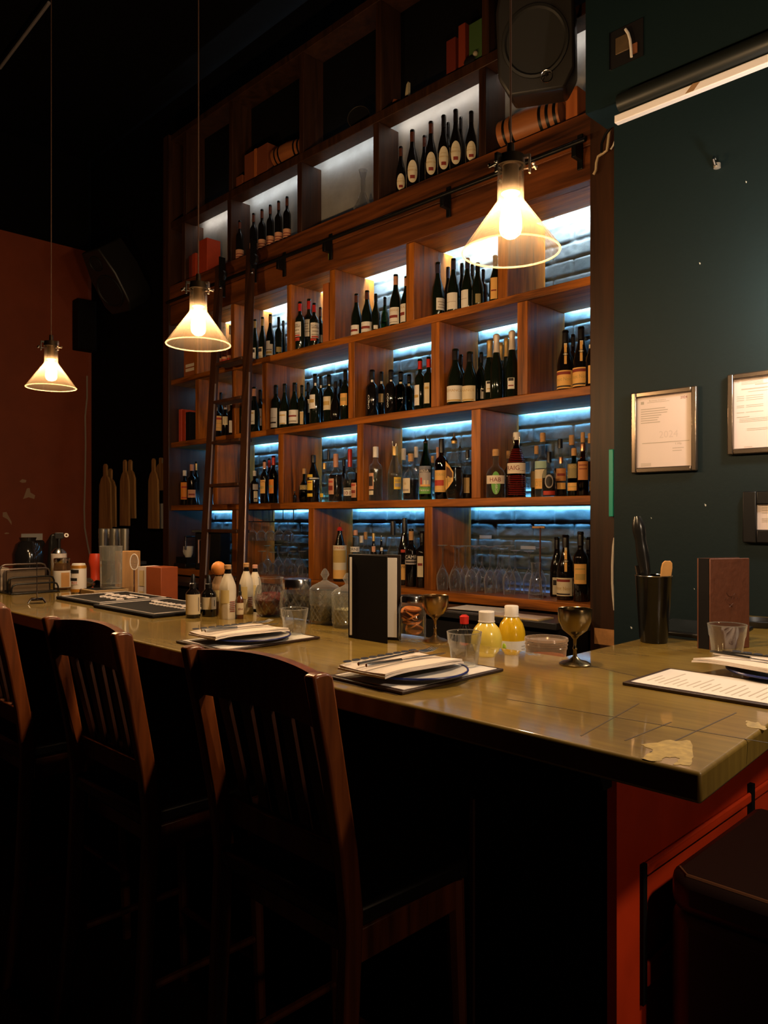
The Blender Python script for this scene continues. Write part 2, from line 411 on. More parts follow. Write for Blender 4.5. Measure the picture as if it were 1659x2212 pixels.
for a in (Ra, La):
    p = a + Vector((.09, -.01, -.02))
    MB().box(p.x, p.x + .01, p.y - .02, p.y + .03, p.z - .22, p.z + .06).build('hook_plate', iron, LD, world=True, bevel=.003)
    w_ = MB(); w_.m = Matrix.Translation((p.x + .035, p.y - .01, p.z - .08)) @ Matrix.Rotation(PI / 2, 4, 'X'); w_.lathe([(0, -.012), (.035, -.012), (.038, 0), (.035, .012), (0, .012)], 20)
    w_.build('roller', black, LD, world=True)
    w_ = MB(); w_.ball((p.x + .035, p.y - .028, p.z - .17), .012); w_.build('stop_knob', steel, LD, world=True)

# ------------------------------------------------------------------ bar
bt = bpy.data.materials.new('worn_copper_bar'); t, b = nt(bt)
def barmat():
    L = t.links.new; N = t.nodes.new; tc = N('ShaderNodeTexCoord')
    n = N('ShaderNodeTexNoise'); n.inputs['Scale'].default_value = 5; n.inputs['Detail'].default_value = 8; L(tc.outputs['Object'], n.inputs['Vector'])
    mp = N('ShaderNodeMapping'); mp.inputs['Scale'].default_value = (3, 40, 3); L(tc.outputs['Object'], mp.inputs['Vector'])
    n2 = N('ShaderNodeTexNoise'); n2.inputs['Scale'].default_value = 2; n2.inputs['Detail'].default_value = 6; L(mp.outputs[0], n2.inputs['Vector'])
    r = N('ShaderNodeValToRGB'); r.color_ramp.elements[0].color = (.125, .072, .010, 1); r.color_ramp.elements[1].color = (.335, .220, .036, 1)
    r.color_ramp.elements[0].position = .3; r.color_ramp.elements[1].position = .72
    mx = N('ShaderNodeMix'); mx.inputs[0].default_value = .35; L(n.outputs['Fac'], mx.inputs[2]); L(n2.outputs['Fac'], mx.inputs[3])
    L(mx.outputs[0], r.inputs[0]); L(r.outputs[0], b.inputs['Base Color'])
    b.inputs['Roughness'].default_value = .5; b.inputs['Specular IOR Level'].default_value = .3
    b.inputs['Coat Weight'].default_value = 1.0; b.inputs['Coat Roughness'].default_value = .055; b.inputs['Coat IOR'].default_value = 1.52
    bp = N('ShaderNodeBump'); bp.inputs['Strength'].default_value = .06; bp.inputs['Distance'].default_value = .01; L(n.outputs['Fac'], bp.inputs['Height'])
    L(bp.outputs[0], b.inputs['Normal'])
barmat()
BZ = EZ + BAR; BF, BB = .995, 1.60
BR = thing('bar_counter', 'long L-shaped bar with worn coppery top running left to the red wall', 'bar', (-2.5, 1.4, 0))
MB().prism([(-5.4, BF), (-.414, BF), (-.53, YT - .005), (-.997, YT - .005), (-.997, BB), (-5.4, BB)], BZ - .042, BZ).build('bar_top', bt, BR, world=True, bevel=.005)
seam = mat('dark_seam', (.05, .03, .012), .6)
s_ = MB()
def seamline(p, q, wd=.0012):
    p, q = Vector(p), Vector(q); d = (q - p).normalized(); n = Vector((-d.y, d.x, 0)) * wd
    s_.slab([p - n, q - n, q + n, p + n], (0, 0, .0004))
zz = BZ
for pq in [((1213, 1424), (1500, 1490)), ((1095, 1510), (1659, 1605)), ((1255, 1590), (1380, 1520)), ((1350, 1600), (1450, 1560)), ((1405, 1625), (1590, 1540)), ((870, 1500), (990, 1460))]:
    seamline(onZ(*pq[0], BAR), onZ(*pq[1], BAR))
s_.build('top_seam', seam, BR, world=True)
wearm = mat('worn_bare_patch', (.38, .27, .075), .5, noise=.7, nscale=70)
for pts in ([(1385, 1610), (1440, 1600), (1492, 1600), (1497, 1630), (1490, 1655), (1455, 1652), (1470, 1638), (1440, 1636), (1420, 1645), (1385, 1640), (1412, 1622)],
            [(1613, 1558), (1640, 1562), (1655, 1572), (1655, 1578), (1613, 1570)]):
    rj = random.Random(4); pj = []
    for (a0, b0), (a1, b1) in zip(pts, pts[1:] + pts[:1]):
        pj += [(a0 + (a1 - a0) * k / 5 + rj.uniform(-3, 3), b0 + (b1 - b0) * k / 5 + rj.uniform(-1.6, 1.6)) for k in range(5)]
    MB().slab([onZ(u, v, BAR) for u, v in pj], (0, 0, .0005)).build('worn_patch', wearm, BR, world=True, smooth=False)
BX, BY = -.72, 1.345                # body: red end panel and dark front
MB().box(-5.3, BX - .02, BY, BY + .03, 0, BZ - .042).build('bar_front', mat('bar_front_black', (.004, .0035, .0035), .8, spec=.15), BR, world=True)
redg = mat('red_panel_paint', (.80, .060, .010), .45, noise=.25, nscale=9, bump=.05)
MB().box(BX - .03, BX, BY, YT - .01, 0, BZ - .042).build('end_panel', redg, BR, world=True)
m_ = MB()
y1 = onX(1388, 1860, BX)[1]; y2 = onX(1600, 1720, BX)[1]
zt = zat(onX(1390, 1862, BX), 1862) ; zb = zat(onX(1400, 2100, BX), 2100)
m_ = MB().box(BX, BX + .010, y1 + .004, YT - .05, zt - .026, zt); m_.build('panel_moulding', redg, BR, world=True, bevel=.006)
MB().box(BX, BX + .010, y1 + .004, YT - .05, zb - .02, zb + .03).build('panel_moulding', redg, BR, world=True, bevel=.006)
MB().box(BX, BX + .010, y1 + .004, YT - .05, zb - .30, zb - .25).build('panel_moulding', redg, BR, world=True, bevel=.006)
MB().box(BX, BX + .008, y1 - .012, y1 + .004, zb - .05, zt).build('panel_groove', blackm, BR, world=True)
yq = onX(1614, 1720, BX)[1]
MB().box(BX, BX + .012, yq, yq + .02, zt - .10, zt + .02).build('panel_groove', blackm, BR, world=True)
MB().box(-1.07, -1.06, BY - .008, BY, .1, EZ - .62).build('front_seam', mat('dim_brown_strip', (.06, .022, .012), .5), BR, world=True)
c_ = MB(); prof = [(0, 0), (0, -.14), (.03, -.14), (.05, -.10), (.05, -.085), (.09, -.08), (.12, -.055), (.12, -.035), (.16, -.03), (.19, 0)]
c_.slab([(BX - .10, BY - a, BZ - .042 + z) for a, z in prof], (.09, 0, 0)); c_.build('corbel', blackm, BR, world=True)
MB().box(-5.3, -1.0, BB, 2.06, BZ - .15, BZ - .12).build('work_ledge', mat('dull_steel_ledge', (.05, .05, .05), .5, .5), BR, world=True)
# ------------------------------------------------------------------ pendant lamps over the bar
shade = glass('amber_dusty_glass', (.97, .94, .88), .05, .6, .04, dust_haze=.008, hazecol=(1.0, .78, .56))
bulbm = emis('bulb_glow', (1.0, .70, .43), BULB)
bulbg = glass('bulb_glass', (1, .93, .8), .03, .4, .05, dust_haze=.02, hazecol=(1, .8, .6))
darkbrass = mat('dark_bronze', (.05, .035, .022), .4, .9)
cordm = mat('brown_cord', (.075, .034, .018), .7)
def pendant(u, v, label, tilt):
    p = onY(u, v, 1.38)
    t = thing('pendant_lamp', label, 'lamp', p, 0, 'glass cone pendants over the bar')
    R = .1055
    prof = [(R, 0), (R + .0015, .002), (R - .001, .006), (.031, .108), (.0285, .114), (.0285, .182), (.026, .184), (.0255, .114), (.029, .106), (R - .004, .004), (R, 0)]
    sh = MB().lathe(prof, 48).build('lamp_shade', shade, t)
    MB().tube([(R * math.cos(a) , R * math.sin(a), .001) for a in np.linspace(0, 2 * PI, 49)[:-1]], .0022, 6, closed=True).build('rim_bead', glass('rim_glass', (.9, .8, .6), .25, .6, .1, dust_haze=.12, hazecol=(1, .85, .66)), sh)
    MB().lathe([(0, .195), (.0235, .195), (.0235, .19), (.018, .186), (.018, .135), (.021, .132), (.021, .128), (0, .128)], 24).build('socket', mat('socket_brown', (.10, .06, .03), .5, .5), t)
    cp = MB().lathe([(.0, .236), (.008, .236), (.009, .212), (.030, .207), (.032, .186), (.027, .186), (.025, .2), (0, .2)], 28).build('cap', darkbrass, t)
    for q in range(3):
        a = q * 2 * PI / 3 + .35; c, s = math.cos(a), math.sin(a)
        b = MB(); b.m = Matrix.Rotation(a, 4, 'Z')
        b.box(.026, .044, -.004, .004, .199, .206).box(.040, .044, -.004, .004, .165, .206).tube([(.029, 0, .176), (.054, 0, .176)], .0022, 6)
        b.box(.052, .055, -.011, .011, .174, .178).ball((.053, .010, .180), .004, 8).ball((.053, -.010, .180), .004, 8)
        b.build('clamp', iron if q else mat('worn_bright_metal', (.5, .38, .3), .3, .9), cp)
    bl = MB().lathe([(0, .030), (.012, .032), (.0215, .040), (.0245, .052), (.024, .070), (.019, .100), (.0135, .116), (.0125, .128)], 24).build('bulb', bulbg, t)
    MB().lathe([(0, .040), (.014, .041), (.0195, .052), (.019, .070), (.0145, .098), (0, .112)], 16).build('filament', bulbm, bl)
    top = EZ + 3.75 - p[2]
    MB().tube([(.0, 0, .23), (.001, 0, .8), (0, 0, top - .02)], .0022, 6).build('cord', cordm, t)
    MB().lathe([(0, top - .035), (.04, top - .03), (.045, top), (0, top)], 20).build('ceiling_rose', darkbrass, t)
    return t
pendant(1103, 545, 'clear glass cone pendant lamp, largest and rightmost of the three over the bar', 0)
pendant(428.5, 745, 'middle one of three glass cone pendants, glowing before the ladder', 0)
pendant(110.5, 838, 'leftmost glass cone pendant lamp, smallest, glowing before the red wall', 0)

# ------------------------------------------------------------------ chairs tucked under the bar
def chair(xc, y, label):
    t = thing('bar_chair', label, 'chair', (xc, y, 0), 0, 'wooden chairs along the bar front')
    zt = EZ - .262; hw = .215
    def stile(s):
        x0, x1 = (hw - .028, hw) if s > 0 else (-hw, -hw + .028)
        pr = [(-.012, zt - .004), (.0, zt), (.022, zt), (.034, zt - .008), (.062, zt - .16), (.092, zt - .32), (.106, zt - .44), (.104, .66), (.085, .3), (.05, 0), (.012, 0), (.05, .3), (.066, .66), (.066, zt - .44), (.052, zt - .32), (.022, zt - .16)]
        return MB().slab([(x0, a, b) for a, b in pr], (x1 - x0, 0, 0)).build('rear_leg', chairw, t, bevel=.005)
    stile(1); stile(-1)
    # curved crest rail
    n = 14; vs = []
    def curve(x): return .010 + .030 * (1 - (x / hw) ** 2)
    b = MB(); top = []; 
    for i in range(n):
        xa, xb = -hw + .02 + (2 * hw - .04) * i / n, -hw + .02 + (2 * hw - .04) * (i + 1) / n
        za = zt - .012 + .014 * (1 - (xa / hw) ** 2); zb = zt - .012 + .014 * (1 - (xb / hw) ** 2)
        ya, yb = curve(xa), curve(xb)
        b.add([(xa, ya, zt - .10), (xb, yb, zt - .10), (xb, yb + .018, zt - .10), (xa, ya + .018, zt - .10), (xa, ya - .004, za), (xb, yb - .004, zb), (xb, yb + .016, zb), (xa, ya + .016, za)],
              [(3, 2, 1, 0), (4, 5, 6, 7), (0, 1, 5, 4), (2, 3, 7, 6)] + ([(3, 0, 4, 7)] if i == 0 else []) + ([(1, 2, 6, 5)] if i == n - 1 else []))
    b.build('crest_rail', chairw, t)
    for i in range(5):
        x = -.13 + .065 * i
        MB().slab([(x - .017, curve(x) + .006, zt - .095), (x + .017, curve(x) + .006, zt - .095), (x + .014, .096, .80), (x - .014, .096, .80)], (0, .008, 0)).build('back_slat', mat('shaded_chair_slat', (.035, .010, .004), .4), t)  # chair wood darkened: the slats' shade is put into the colour
    MB().box(-hw + .02, hw - .02, .085, .105, .755, .81).build('lower_rail', chairw, t, bevel=.004)
    MB().prism([(-.20, .07), (.20, .07), (.215, .40), (.17, .44), (-.17, .44), (-.215, .40)], .665, .705).build('seat', mat('dark_seat_leather', (.008, .005, .004), .4), t, bevel=.01)
    MB().box(-.20, .20, .11, .40, .60, .664).build('seat_rail', chairw, t, bevel=.004)
    for s in (-1, 1):
        MB().tube([(s * .185, .39, .66), (s * .195, .41, 0)], [.02, .014], 8).build('front_leg', chairw, t)
        MB().tube([(s * .19, .10, .28), (s * .19, .40, .28)], .010, 8).build('stretcher', chairw, t)
    MB().tube([(-.19, .40, .22), (.19, .40, .22)], .011, 8).build('foot_rail', chairw, t)
chair(-1.205, .835, 'wooden slat-back bar chair nearest the camera, right edge lit orange')
chair(-1.885, .815, 'second wooden bar chair, tucked in before the rubber bar mats')
chair(-2.62, .80, 'farthest dark bar chair, at the left edge beside the bill spike')
# upholstered stool at the end of the bar
st = thing('bar_stool', 'dark leather stool in shadow against the red end panel of the bar', 'stool', (-.425, 1.735, 0))
MB().prism([(-.25, -.26), (-.22, -.29), (.24, -.29), (.27, -.25), (.27, .2), (-.25, .2)], .64, .715).build('seat', mat('stool_leather', (.030, .014, .010), .45), st, bevel=.03)
MB().tube([(-.235, -.25, .712), (-.21, -.275, .712), (.23, -.275, .712), (.26, -.24, .712)], .004, 6).build('edge_highlight', mat('highlight_brown', (.20, .08, .035), .5), st)  # paler tube along the near edge paints the leather's highlight
MB().prism([(-.25, -.26), (-.22, -.29), (.24, -.29), (.27, -.25), (.27, .2), (-.25, .2)], .30, .642).build('skirt', mat('stool_leather', (.030, .014, .010), .45), st, bevel=.02)
for a, b in ((-.2, -.24), (.22, -.24), (-.2, .15), (.22, .15)):
    MB().box(a - .02, a + .02, b - .02, b + .02, 0, .31).build('leg', wooddk, st)

# ------------------------------------------------------------------ things on the bar
clear = glass('clear_glass', (.95, .96, .94), .10, .95, .02, dust_haze=.018, edge_glint=.42)
def BT(u, v): return onZ(u, v, BAR)
def hgt(p, v): return zat(p, v) - p[2]
def tumbler(u, v, vt, wtop, label):
    p = BT(u, v); t = thing('tumbler', label, 'glass', p, 0, 'faceted tumblers on the bar'); H = hgt(p, vt); R = px(p, wtop) / 2
    H = R * 2 * 1.04
    fl = (.035, 9, .0, H * .62)
    prof = [(0, .004), (R * .66, .003), (R * .70, 0), (R * .72, .006), (R * .80, H * .4), (R * .88, H * .66), (R * .93, H * .72), (R * 1.0, H), (R * .965, H), (R * .88, H * .72), (R * .76, H * .4), (R * .66, H * .13), (0, H * .11)]
    MB().lathe(prof, 54, flute=fl).build('glass_body', clear, t)
    MB().tube([(R * .985 * math.cos(a), R * .985 * math.sin(a), H) for a in np.linspace(0, 2 * PI, 41)[:-1]], .0011, 6, closed=True).build('rim', glass('glass_edge', (.9, .9, .85), .25, .7, .06, dust_haze=.10), t)
    return t
tumbler(636, 1377, 1310, 60, 'faceted glass tumbler beside the left place setting, before the silver-lidded jar')
tumbler(1003, 1444, 1365, 76, 'faceted glass tumbler on the menu board in front of the juice bottles')
tumbler(1571, 1432, 1361, 80, 'faceted glass tumbler in front of the upright brown menu')
# menus with place settings
boardm = mat('dark_menu_board', (.035, .016, .010), .45)
scrib = greyink
def rectpts(p00, p10, p11, p01): return [p00, p10, p11, p01]
def place(x0, x1, y0, y1, label, n=1, text=True, along='y'):
    t = thing('menu_board', label, 'menu', ((x0 + x1) / 2, (y0 + y1) / 2, BZ + .0005), 0, 'menu boards laid on the bar')
    z = 0
    w2, d2 = (x1 - x0) / 2, (y1 - y0) / 2
    MB().box(-w2, w2, -d2, d2, 0, .006).build('backing_board', boardm, t, bevel=.0015)
    z = .006
    pg = MB().box(-w2 + .012, w2 - .008, -d2 + .012, d2 - .014, z, z + .001).build('menu_page', white, t, smooth=False)
    b = MB(); rng = random.Random(int(x0 * 1000))
    for i in range(20):
        if along == 'y': 
            y = d2 - .04 - i * (2 * d2 - .07) / 20; a = -w2 + .03 + rng.random() * .02
            b.box(a, a + .05 + rng.random() * .07, y, y + .0035, z + .001, z + .0013)
        else:
            x = -w2 + .03 + i * (2 * w2 - .06) / 20; a = -d2 + .03 + rng.random() * .02
            b.box(x, x + .003, a, a + .04 + rng.random() * .09, z + .001, z + .0013)
    b.build('print', mat('faint_print', (.55, .48, .42), .8), pg, smooth=False)
    return t
place(-1.205, -.99, 1.038, 1.355, 'menu board under the middle place setting, topmost of its stack of menus')
place(-1.83, -1.612, 1.05, 1.365, 'menu board under the left place setting, behind the nearest chair')
place(-.743, -.425, 1.41, 1.615, 'white menu on a dark board at the right end of the bar', along='x')
# lower boards of the middle stack
lo = thing('menu_board', 'lower menu board peeking out under the middle place setting', 'menu', (-1.105, 1.19, BZ + .0002), 0, 'menu boards laid on the bar')
bluer = mat('blue_rim', (.010, .022, .16), .3)
napm = mat('cotton_napkin', (.80, .70, .62), .85, bump=.12, nscale=300)
enam = mat('white_enamel', (.72, .70, .68), .25)
def setting(x, y, rz, label, nlabel, flabel, klabel):
    z = BZ + .0078
    t = thing('side_plate', label, 'plate', (x, y, z), 0, 'white enamel plates on the bar')
    R = .106
    MB().lathe([(0, .003), (R * .62, .002), (R * .66, 0), (R * .70, .003), (R, .0095), (R, .012), (R * .70, .006), (R * .64, .006), (0, .006)], 40).build('plate_body', enam, t)
    MB().tube([(R * math.cos(a), R * math.sin(a), .0112) for a in np.linspace(0, 2 * PI, 41)[:-1]], .0024, 6, closed=True).build('rim', bluer, t)
    # folded napkin: four soft layers
    nk = thing('napkin', nlabel, 'napkin', (x - .028, y - .015, z + .0195), rz, 'folded white napkins')
    b = MB(); nx, ny = 14, 8; W, D = .115, .075
    for layer in range(2):
        vs = []; fs = []
        for j in range(ny + 1):
            for i in range(nx + 1):
                a = -1 + 2 * i / nx; c = -1 + 2 * j / ny
                zz = .001 + .0045 * layer + .0022 * math.sin(a * 3 + layer) * math.cos(c * 2) - .004 * (abs(a) ** 4) + .004 * (1 - c) * .5
                vs.append((a * W * (1 - .02 * layer), c * D * (1 - .03 * layer) + .008 * a, zz))
        n1 = nx + 1; K = len(vs); vs += [(q[0] * 1.005, q[1] * 1.01, q[2] - .0038) for q in vs]
        for j in range(ny):
            for i in range(nx):
                k = j * n1 + i; fs.append((k, k + 1, k + n1 + 1, k + n1)); fs.append((K + k, K + k + n1, K + k + n1 + 1, K + k + 1))
        ring = [i for i in range(n1)] + [j * n1 + nx for j in range(1, ny + 1)] + [ny * n1 + i for i in range(nx - 1, -1, -1)] + [j * n1 for j in range(ny - 1, 0, -1)]
        for a_, c_ in zip(ring, ring[1:] + ring[:1]): fs.append((a_, K + a_, K + c_, c_))
        b.add(vs, fs)
    b.build('cloth', napm, nk)
    pr = MB(); rng = random.Random(3)
    for i in range(9):
        cx = -.10 + i * .024
        pr.tube([(cx + .009 * math.cos(q), .062 + .007 * math.sin(q) + .008 * cx / .115, .0098) for q in np.linspace(0, 2 * PI, 11)[:-1]], .0012, 4, closed=True)
        pr.tube([(cx + .004 * math.cos(q), .062 + .003 * math.sin(q) + .008 * cx / .115, .0098) for q in np.linspace(0, 2 * PI, 9)[:-1]], .0011, 4, closed=True)
    pr.build('printed_border', mat('navy_print', (.03, .035, .06), .8), nk)
    fk = thing('fork', flabel, 'fork', (x - .028, y - .015, z + .0295), rz, 'steel forks on napkins')
    f = MB(); f.tube([(-.105, .012, .001), (-.06, .012, .003), (.0, .012, .006), (.045, .012, .008)], [.0038, .0034, .0024, .0026], 8)
    f.build('handle', steel, fk)
    f = MB().slab([(.042, .008, .0085), (.052, .001, .0075), (.068, .0, .006), (.068, .024, .006), (.052, .023, .0075), (.042, .016, .0085)], (0, 0, .0018))
    for q in range(4): f.tube([(.067, .002 + q * .0067, .007), (.09, .002 + q * .0067, .0075), (.107, .002 + q * .0067, .012)], [.0016, .0015, .0009], 6)
    f.build('tines', steel, fk)
    kn = thing('knife', klabel, 'knife', (x - .028, y - .015, z + .0295), rz, 'steel knives on napkins')
    MB().tube([(-.112, -.022, .004), (-.10, -.022, .004), (-.02, -.022, .004)], [.0035, .0048, .0036], 8).build('handle', steel, kn)
    MB().slab([(-.02, -.026, .003), (.09, -.028, .003), (.108, -.020, .003), (.10, -.017, .003), (-.02, -.018, .003)], (0, 0, .0016)).build('blade', steel, kn)
setting(-1.077, 1.172, math.radians(85), 'blue-rimmed white plate under the napkin of the middle place setting', 'folded napkin with printed border on the middle place setting', 'fork lying on the napkin of the middle place setting', 'knife lying on the napkin of the middle place setting')
setting(-1.705, 1.20, math.radians(85), 'blue-rimmed white plate under the napkin of the left place setting', 'folded napkin with printed border on the left place setting', 'fork lying on the napkin of the left place setting', 'knife lying on the napkin of the left place setting')
setting(-.535, 1.69, math.radians(-12), 'dark-rimmed plate cut by the right edge, behind the white menu', 'folded white napkin at the right edge, behind the white menu', 'fork on the napkin at the right edge of the bar', 'knife on the napkin at the right edge of the bar')
MB().box(-.107, .107, -.159, .159, 0, .0003).build('cover_edge', boardm, lo)

# standing black menu holder
p = BT(752, 1377); q = BT(836, 1391); r = BT(866, 1383); H = hgt(q, 1201)
mh = thing('menu_holder', 'tall black menu cover standing open on the bar, white page inside', 'menu', p)
def leaf(a, b, name, m, th, z0, z1, k0=0., k1=1.):
    a, b = Vector(a), Vector(b); d = b - a; n = Vector((-d.y, d.x, 0)).normalized() * th; a0 = a + d * k0; b0 = a + d * k1
    pts = [a0 + Vector((0, 0, z0)), b0 + Vector((0, 0, z0)), b0 + Vector((0, 0, z1)), a0 + Vector((0, 0, z1))]
    return MB().slab(pts, n).build(name, m, mh, world=True, bevel=.0015)
leaf(p, q, 'front_cover', blackm, .003, 0, H)
leaf(p, r, 'back_cover', mat('dark_brown_cover', (.02, .012, .008), .5), .003, 0, H)
r2 = (r[0] * 1.0 + 0, r[1], r[2])
pp = Vector(p) + Vector((.004, -.006, 0)); rr_ = Vector(r) + Vector((.0045, -.008, 0))
leaf(pp, rr_, 'page', white, .001, .008, H - .008, .04, .94)
# brown menu
p = BT(1534, 1404); q = BT(1619, 1399); H = hgt(p, 1207)
bm = thing('menu_cover', 'upright brown leather menu cover standing on the right part of the bar', 'menu', p)
brownl = mat('brown_leather', (.14, .045, .022), .55, noise=.25, nscale=60, bump=.15)
d = (Vector(q) - Vector(p)); n = Vector((-d.y, d.x, 0)).normalized()
MB().slab([Vector(p), Vector(q), Vector(q) + Vector((0, 0, H)), Vector(p) + Vector((0, 0, H))], n * .004).build('front_cover', brownl, bm, world=True, bevel=.0015)
MB().slab([Vector(p) + n * .004, Vector(p) + n * .03 - d * .09, Vector(p) + n * .03 - d * .09 + Vector((0, 0, H)), Vector(p) + n * .004 + Vector((0, 0, H))], d.normalized() * .002).build('spine', blackm, bm, world=True)
MB().slab([Vector(p) + n * .03 - d * .09, Vector(q) + n * .035, Vector(q) + n * .035 + Vector((0, 0, H)), Vector(p) + n * .03 - d * .09 + Vector((0, 0, H))], n * .004).build('back_cover', brownl, bm, world=True)
em = mat('embossed_mark', (.07, .022, .012), .4); e_ = MB(); c = Vector(p) + d * .52 - n * .0003; ux = d.normalized()
e_.tube([c + ux * (.013 * math.cos(a)) + Vector((0, 0, H * .63 + .012 * math.sin(a))) for a in np.linspace(PI * 1.05, PI * 1.95, 9)], .0009, 5)
for i in range(5): e_.tube([c + ux * (-.018 + .009 * i) + Vector((0, 0, H * .545)), c + ux * (-.016 + .009 * i) + Vector((0, 0, H * .572))], .0008, 5)
e_.tube([c + ux * -.005 + Vector((0, 0, H * .46)), c + ux * .006 + Vector((0, 0, H * .50))], .0009, 5).tube([c + ux * .005 + Vector((0, 0, H * .46)), c + ux * -.006 + Vector((0, 0, H * .50))], .0009, 5)
e_.build('embossed_mark', em, bm, world=True)
# goblets
brass = mat('antique_goblet_metal', (.40, .27, .13), .26, 1., noise=.3, nscale=25)
brassd = mat('tarnished_goblet_metal', (.22, .17, .09), .24, 1., noise=.4, nscale=25)
def goblet(u, v, vt, w, label, m):
    p = BT(u, v); H = hgt(p, vt); R = px(p, w) / 2; t = thing('metal_goblet', label, 'goblet', p, 0, 'antique metal goblets on the bar')
    MB().lathe([(0, H * .50), (R * .30, H * .52), (R * .72, H * .62), (R * .96, H * .78), (R, H * .97), (R * .985, H), (R * .955, H * .99), (R * .93, H * .78), (R * .68, H * .64), (0, H * .545)], 32).build('bowl', m, t)
    MB().lathe([(0, 0), (R * .92, 0), (R * .93, .003), (R * .78, .007), (R * .35, H * .09), (R * .13, H * .15), (R * .09, H * .25), (R * .14, H * .29), (R * .085, H * .33), (R * .10, H * .45), (R * .28, H * .52), (0, H * .53)], 28).build('stem', m, t)
goblet(940, 1386, 1286, 59, 'antique brass goblet beside the jar of dried orange slices', brass)
goblet(1242, 1436, 1314, 73, 'tarnished metal goblet standing alone at the inner corner of the bar', brassd)
goblet(1636, 1321, 1257, 37, 'small dark goblet half hidden behind the brown menu', brassd)
# shaker tin with tools
p = BT(1412, 1387); H = hgt(p, 1243)
t = thing('shaker_tin', 'tall black cocktail shaker tin holding bar tools beside the teal wall', 'shaker', p)
MB().lathe([(0, .0), (.033, 0), (.035, .003), (.035, .010), (.0365, .012), (.047, H - .003), (.0485, H), (.0455, H), (.035, .014), (0, .012)], 36).build('tin_body', mat('black_coated_tin', (.010, .010, .008), .22, .3, noise=.5, nscale=80), t)
MB().tube([(.0475 * math.cos(a), .0475 * math.sin(a), H) for a in np.linspace(0, 2 * PI, 41)[:-1]], .0012, 6, closed=True).build('rim', steel, t)
def lean(name, label, cat, u0, v0, u1, v1, parts):
    a = Vector(onY(u0, v0, p[1])); b_ = Vector(onY(u1, v1, p[1] + .004)); t = thing(name, label, cat, tuple(a))
    dd = b_ - a
    for nm, k0, k1, rs, m in parts:
        n_ = len(rs); MB().tube([a + dd * (k0 + (k1 - k0) * i / (n_ - 1)) for i in range(n_)], rs, 14).build(nm, m, t, world=True)
    return t
lean('muddler', 'black-handled bar muddler leaning in the shaker tin', 'muddler', 1414, 1372, 1376, 1116,
     [('shaft', 0, .48, [.0115, .0115, .0125], mat('brushed_shaft', (.45, .40, .36), .35, .9)), ('handle', .48, 1, [.0115, .0145, .0155, .0165, .0165, .016, .014, .0165, .0175, .0150, .009], mat('gloss_black', (.008, .008, .008), .25))])
lean('bar_spoon', 'steel bar tool leaning behind the muddler in the shaker', 'tool', 1402, 1372, 1376, 1222, [('shaft', 0, 1, [.004, .004, .006, .0065], steel)])
a = Vector(onY(1424, 1370, p[1] + .01)); b_ = Vector(onY(1443, 1211, p[1] + .012)); dd = (b_ - a)
t = thing('wooden_paddle', 'flat wooden stick end standing in the shaker tin', 'utensil', tuple(a))
ux = Vector((math.sqrt(.5), math.sqrt(.5), 0)); b2 = MB(); pts = []
for k, w_ in ((0, .010), (.5, .012), (.9, .0145), (.965, .0125), (.995, .007)): pts.append(a + dd * k + ux * w_)
for k, w_ in ((.995, -.007), (.965, -.0125), (.9, -.0145), (.5, -.012), (0, -.010)): pts.append(a + dd * k + ux * w_)
b2.slab(pts, (-.005, .005, 0)); b2.build('stick', mat('light_wood', (.62, .33, .10), .5, noise=.2, nscale=40), t, world=True, bevel=.001)
# tablet behind the shaker
p = BT(1484, 1380)
t = thing('tablet', 'black tablet lying tilted at the wall behind the brown menu, reflecting blue', 'tablet', (p[0], p[1], p[2] + .0085))
b = MB(); b.m = Matrix.Rotation(.12, 4, 'X'); b.box(-.10, .13, -.02, .13, 0, .012); b.build('case', black, t, bevel=.004)
b = MB(); b.m = Matrix.Rotation(.12, 4, 'X'); b.box(-.09, .12, -.01, .12, .0121, .0128); b.build('screen', mat('dark_screen', (.01, .012, .016), .06, coat=1), t)
t = thing('ashtray', 'round black dish on the bar at the right edge beside the brown menu', 'dish', BT(1638, 1352))
MB().lathe([(0, .004), (.05, .002), (.062, .0), (.068, .018), (.064, .02), (.055, .008), (0, .008)], 28).build('dish', black, t)
# framed certificate leaning at the wall, right edge
p = BT(1650, 1322)
t = thing('leaning_frame', 'black frame with white sheet standing on the bar at the right edge', 'frame', p)
a, c = onY(1621, 1222, p[1]), onY(1720, 1322, p[1])
MB().box(a[0], c[0], p[1], p[1] + .012, BZ + .004, a[2]).build('frame_border', black, t, world=True, bevel=.003)
a2, c2 = onY(1640, 1243, p[1] - .001), onY(1700, 1316, p[1] - .001)
MB().box(a2[0], c2[0], p[1] - .003, p[1] - .001, c2[2], a2[2]).build('sheet', white, t, world=True)
